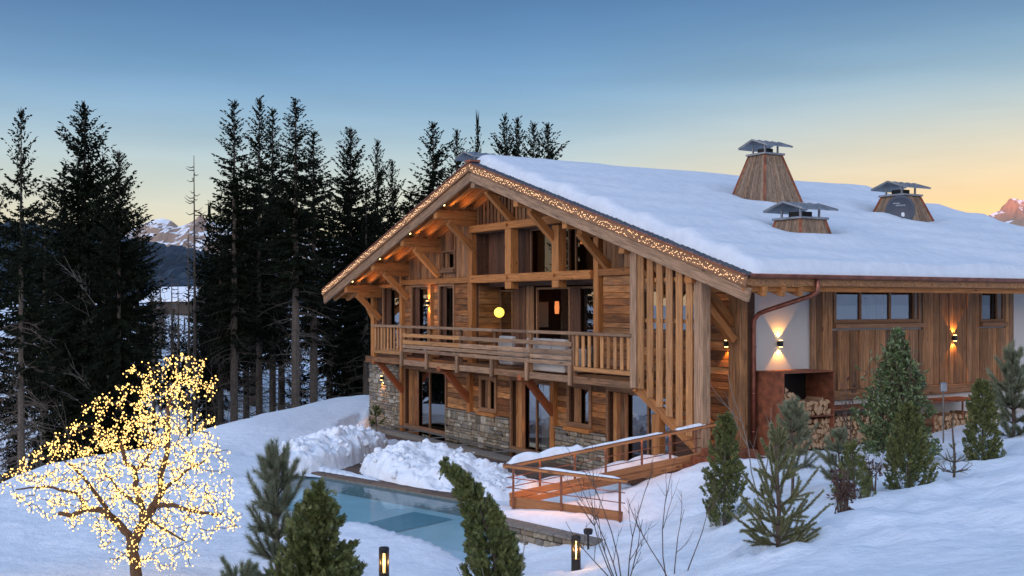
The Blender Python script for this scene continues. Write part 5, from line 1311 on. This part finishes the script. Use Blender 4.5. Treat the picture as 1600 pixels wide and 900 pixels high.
A = [(V_S, 33, 166, 43, 50, 'tall open spruce at the left edge with bare grey lower branches'), (V_B, 132, 156, 50, 78, 'broad dense spruce second from the left edge, tallest of its clump'), (V_B, 186, 232, 47, 56, 'dense dark spruce leaning on the right side of the broad left one'),
     (V_N1, 366, 154, 54, 45, 'slender spruce, leftmost of the tall central row'), (V_N2, 405, 151, 58, 42, 'slender spruce second from left in the tall central row'), (V_N1, 426, 166, 62, 40, 'slim spruce just right of the second in the central row'),
     (V_N2, 462, 153, 51, 50, 'tall spruce with long bare trunk in the middle of the row'), (V_N1, 490, 202, 56, 48, 'shorter spruce against the right side of the long bare trunk'), (V_B, 548, 196, 60, 48, 'dark pointed spruce standing alone left of the gable'),
     (V_M, 590, 218, 66, 36, 'pointed spruce next left of the roof edge'), (V_M, 613, 250, 62, 34, 'lower spruce touching the left roof edge'), (V_M, 677, 190, 70, 56, 'layered spruce above the upper left roof slope'),
     (V_M, 714, 202, 76, 38, 'thin spruce just left of the ridge cap'), (V_Y, 746, 200, 84, 22, 'tiny spruce tip directly over the roof ridge'), (V_M, 789, 178, 62, 40, 'leftmost spruce of the dark clump over the ridge'),
     (V_M, 808, 183, 66, 44, 'second spruce of the dark clump over the ridge'), (V_M, 834, 191, 63, 44, 'third spruce of the dark clump over the ridge'), (V_M, 856, 192, 60, 52, 'rightmost and widest spruce of the dark clump over the ridge')]
for a in A: spruce(*a)
for u, v, Y, wp in [(-12, 250, 52, 60), (70, 300, 58, 55), (100, 260, 60, 50), (160, 240, 60, 60), (215, 330, 62, 40), (345, 300, 62, 45), (385, 250, 66, 45), (440, 240, 66, 50), (515, 300, 64, 48), (572, 300, 58, 45), (640, 300, 66, 45)]:
    spruce(V_F, u, v, Y, wp, 'dark spruce deep inside the shadowed stand', 'spruces deep inside the stand')
spruce(V_Y, 327, 338, 75, 30, 'small bushy spruce left of the central row near the red summit')
for u, v, Y, wp in [(60, 560, 60, 22), (110, 540, 70, 20), (150, 520, 64, 24), (238, 470, 80, 16), (20, 600, 62, 22), (330, 480, 72, 22), (260, 560, 76, 14), (185, 570, 58, 22), (90, 610, 56, 20), (560, 560, 62, 26), (470, 560, 66, 24), (300, 540, 84, 12), (225, 500, 90, 14), (40, 480, 95, 18), (120, 470, 100, 16), (360, 500, 80, 18)]:
    spruce(V_Y, u, v, Y, wp, 'young dark spruce growing on the snowy ravine slope', 'young spruces on the ravine slope')
for u, v, Y, wp in [(48, 360, 78, 46), (110, 350, 80, 50), (160, 340, 82, 46), (352, 350, 80, 40), (395, 330, 76, 46), (545, 350, 72, 44), (580, 340, 64, 44), (625, 360, 62, 40)]:
    spruce(V_F, u, v, Y, wp, 'dark spruce deep inside the shadowed stand', 'spruces deep inside the stand')
for u, v, Y, wp in [(236, 462, 96, 12), (252, 470, 92, 12), (322, 455, 98, 14), (338, 470, 90, 16), (306, 470, 88, 10), (272, 488, 82, 11), (228, 490, 84, 14), (345, 500, 80, 16), (288, 505, 76, 10), (330, 520, 72, 14)]:
    spruce(V_Y, u, v, Y, wp, 'small dark spruce among the trunks below the distant cabin', 'small spruces below the cabin')
def dead_tree(u, vt, Y, label, group, dens=46, rad=.11):
    random.seed(int(u)*3+5); top = at(u, vt, Y); zb = raw_h(top.x, Y)-.3; h = top.z-zb; e = empty('bare_tree', (top.x, Y, zb), 0, label, 'bare tree', group); w = MB(); b = MB()
    w.tube([(0, 0, 0), (.05, 0, h*.5), (0, 0, h)], [rad, rad*.7, .015], 7)
    for k in range(dens):
        z = h*rr(.25, .97); a = rr(0, 6.28); L = (1-z/h)*1.5+.35; d = Vector((math.cos(a), math.sin(a), rr(-.3, .1))); q = Vector((0, 0, z)); b.tube([q, q+d*L*.5+Vector((0, 0, -.06*L)), q+d*L+Vector((0, 0, .22*L))], [.03, .022, .008], 4)
    w.build('trunk', MAT['bark'], e); b.build('branch', MAT['bark'], e, kind='stuff')
dead_tree(303, 243, 55, 'dead spruce skeleton with short bare branches before the mountains', 'bare trees at the ravine')
dead_tree(294, 358, 60, 'broken bare pole beside the dead spruce skeleton', 'bare trees at the ravine', 10)
for u, v, Y in ((268, 432, 82), (278, 440, 78), (250, 425, 88), (318, 420, 84), (332, 430, 76), (240, 440, 72)): dead_tree(u, v, Y, 'dark leafless trunk between the viewer and the distant cabin', 'dark trunks before the cabin', 40, .13)
def birch(u, v, Y, hpx, label, seed):
    p = at(u, v, Y); h = hpx/FPX*Y; random.seed(seed); p.z = min(p.z, raw_h(p.x, Y)); e = empty('bare_tree', p, 0, label, 'bare tree', 'leafless saplings in the ravine'); w = MB()
    def grow(q, d, L, r, lev):
        pts = [q]; n = 6
        for i in range(n): d = (d+rdir()*.12).normalized(); pts.append(pts[-1]+d*(L/n))
        w.tube(pts, [r*(1-.75*i/n) for i in range(n+1)], 5 if lev == 0 else 3)
        if lev < 3:
            for k in range(7 if lev == 0 else 4):
                i = random.randint(2 if lev == 0 else 1, n); grow(pts[i], (d+perp(d)*rr(.5, .9)+Vector((0, 0, .15))).normalized(), L*rr(.22, .42), r*.5, lev+1)
    grow(Vector((0, 0, -.5)), Vector((rr(-.06, .06), 0, 1)), h, h*.006, 0); w.build('branch', MAT['bark' if seed % 3 else 'pale_bark'], e)
for i, (u, v, Y, hp) in enumerate([(170, 690, 50, 230), (192, 690, 48, 210), (75, 700, 40, 200), (240, 660, 56, 260), (215, 690, 50, 340), (265, 640, 62, 230), (345, 640, 60, 240), (455, 640, 56, 200), (50, 720, 44, 250), (110, 720, 42, 180), (320, 650, 58, 190), (500, 630, 60, 170)]):
    birch(u, v, Y, hp, 'pale leafless sapling in the snowy ravine behind the lit tree', 200+i)
# the cabin on the far slope
def cabin():
    p = at(287, 482, 108); e = empty('cabin', (p.x, p.y, raw_h(p.x, p.y)-.3), -.55, 'distant dark wooden cabin with snowy roof behind the ravine trees', 'cabin')
    e.scale = (.9, .9, .72); w = 3.4
    m = MB(); m.add([(-w, -2, 0), (w, -2, 0), (w, 2.4, 0), (-w, 2.4, 0), (-w, -2, 2), (w, -2, 2), (w, 2.4, 2), (-w, 2.4, 2), (-w, .2, 3.3), (w, .2, 3.3)], [[0, 1, 5, 4], [2, 3, 7, 6], [3, 0, 4, 8, 7], [1, 2, 6, 9, 5]]); m.build('wall', MAT['room_dark'], e)
    m = MB()
    for s in (-1, 1): m.add([(-w-.5, .2, 3.45), (w+.5, .2, 3.45), (w+.5, .2+2.9*s, 1.7), (-w-.5, .2+2.9*s, 1.7), (-w-.5, .2, 3.75), (w+.5, .2, 3.75), (w+.5, .2+2.9*s, 2.0), (-w-.5, .2+2.9*s, 2.0)], [[0, 1, 2, 3], [4, 5, 6, 7], [2, 3, 7, 6], [0, 3, 7, 4], [1, 2, 6, 5]])
    m.build('roof', MAT['snow'], e)
    for x in (-1.6, .8): f = MB(); f.box(x-.35, x+.35, -2.06, -2.0, .8, 1.5); fo = f.build('window', MAT['frame_wood'], e); g = MB(); g.box(x-.28, x+.28, -2.075, -2.061, .87, 1.43); g.build('pane', MAT['dark_glass'], fo)
cabin()
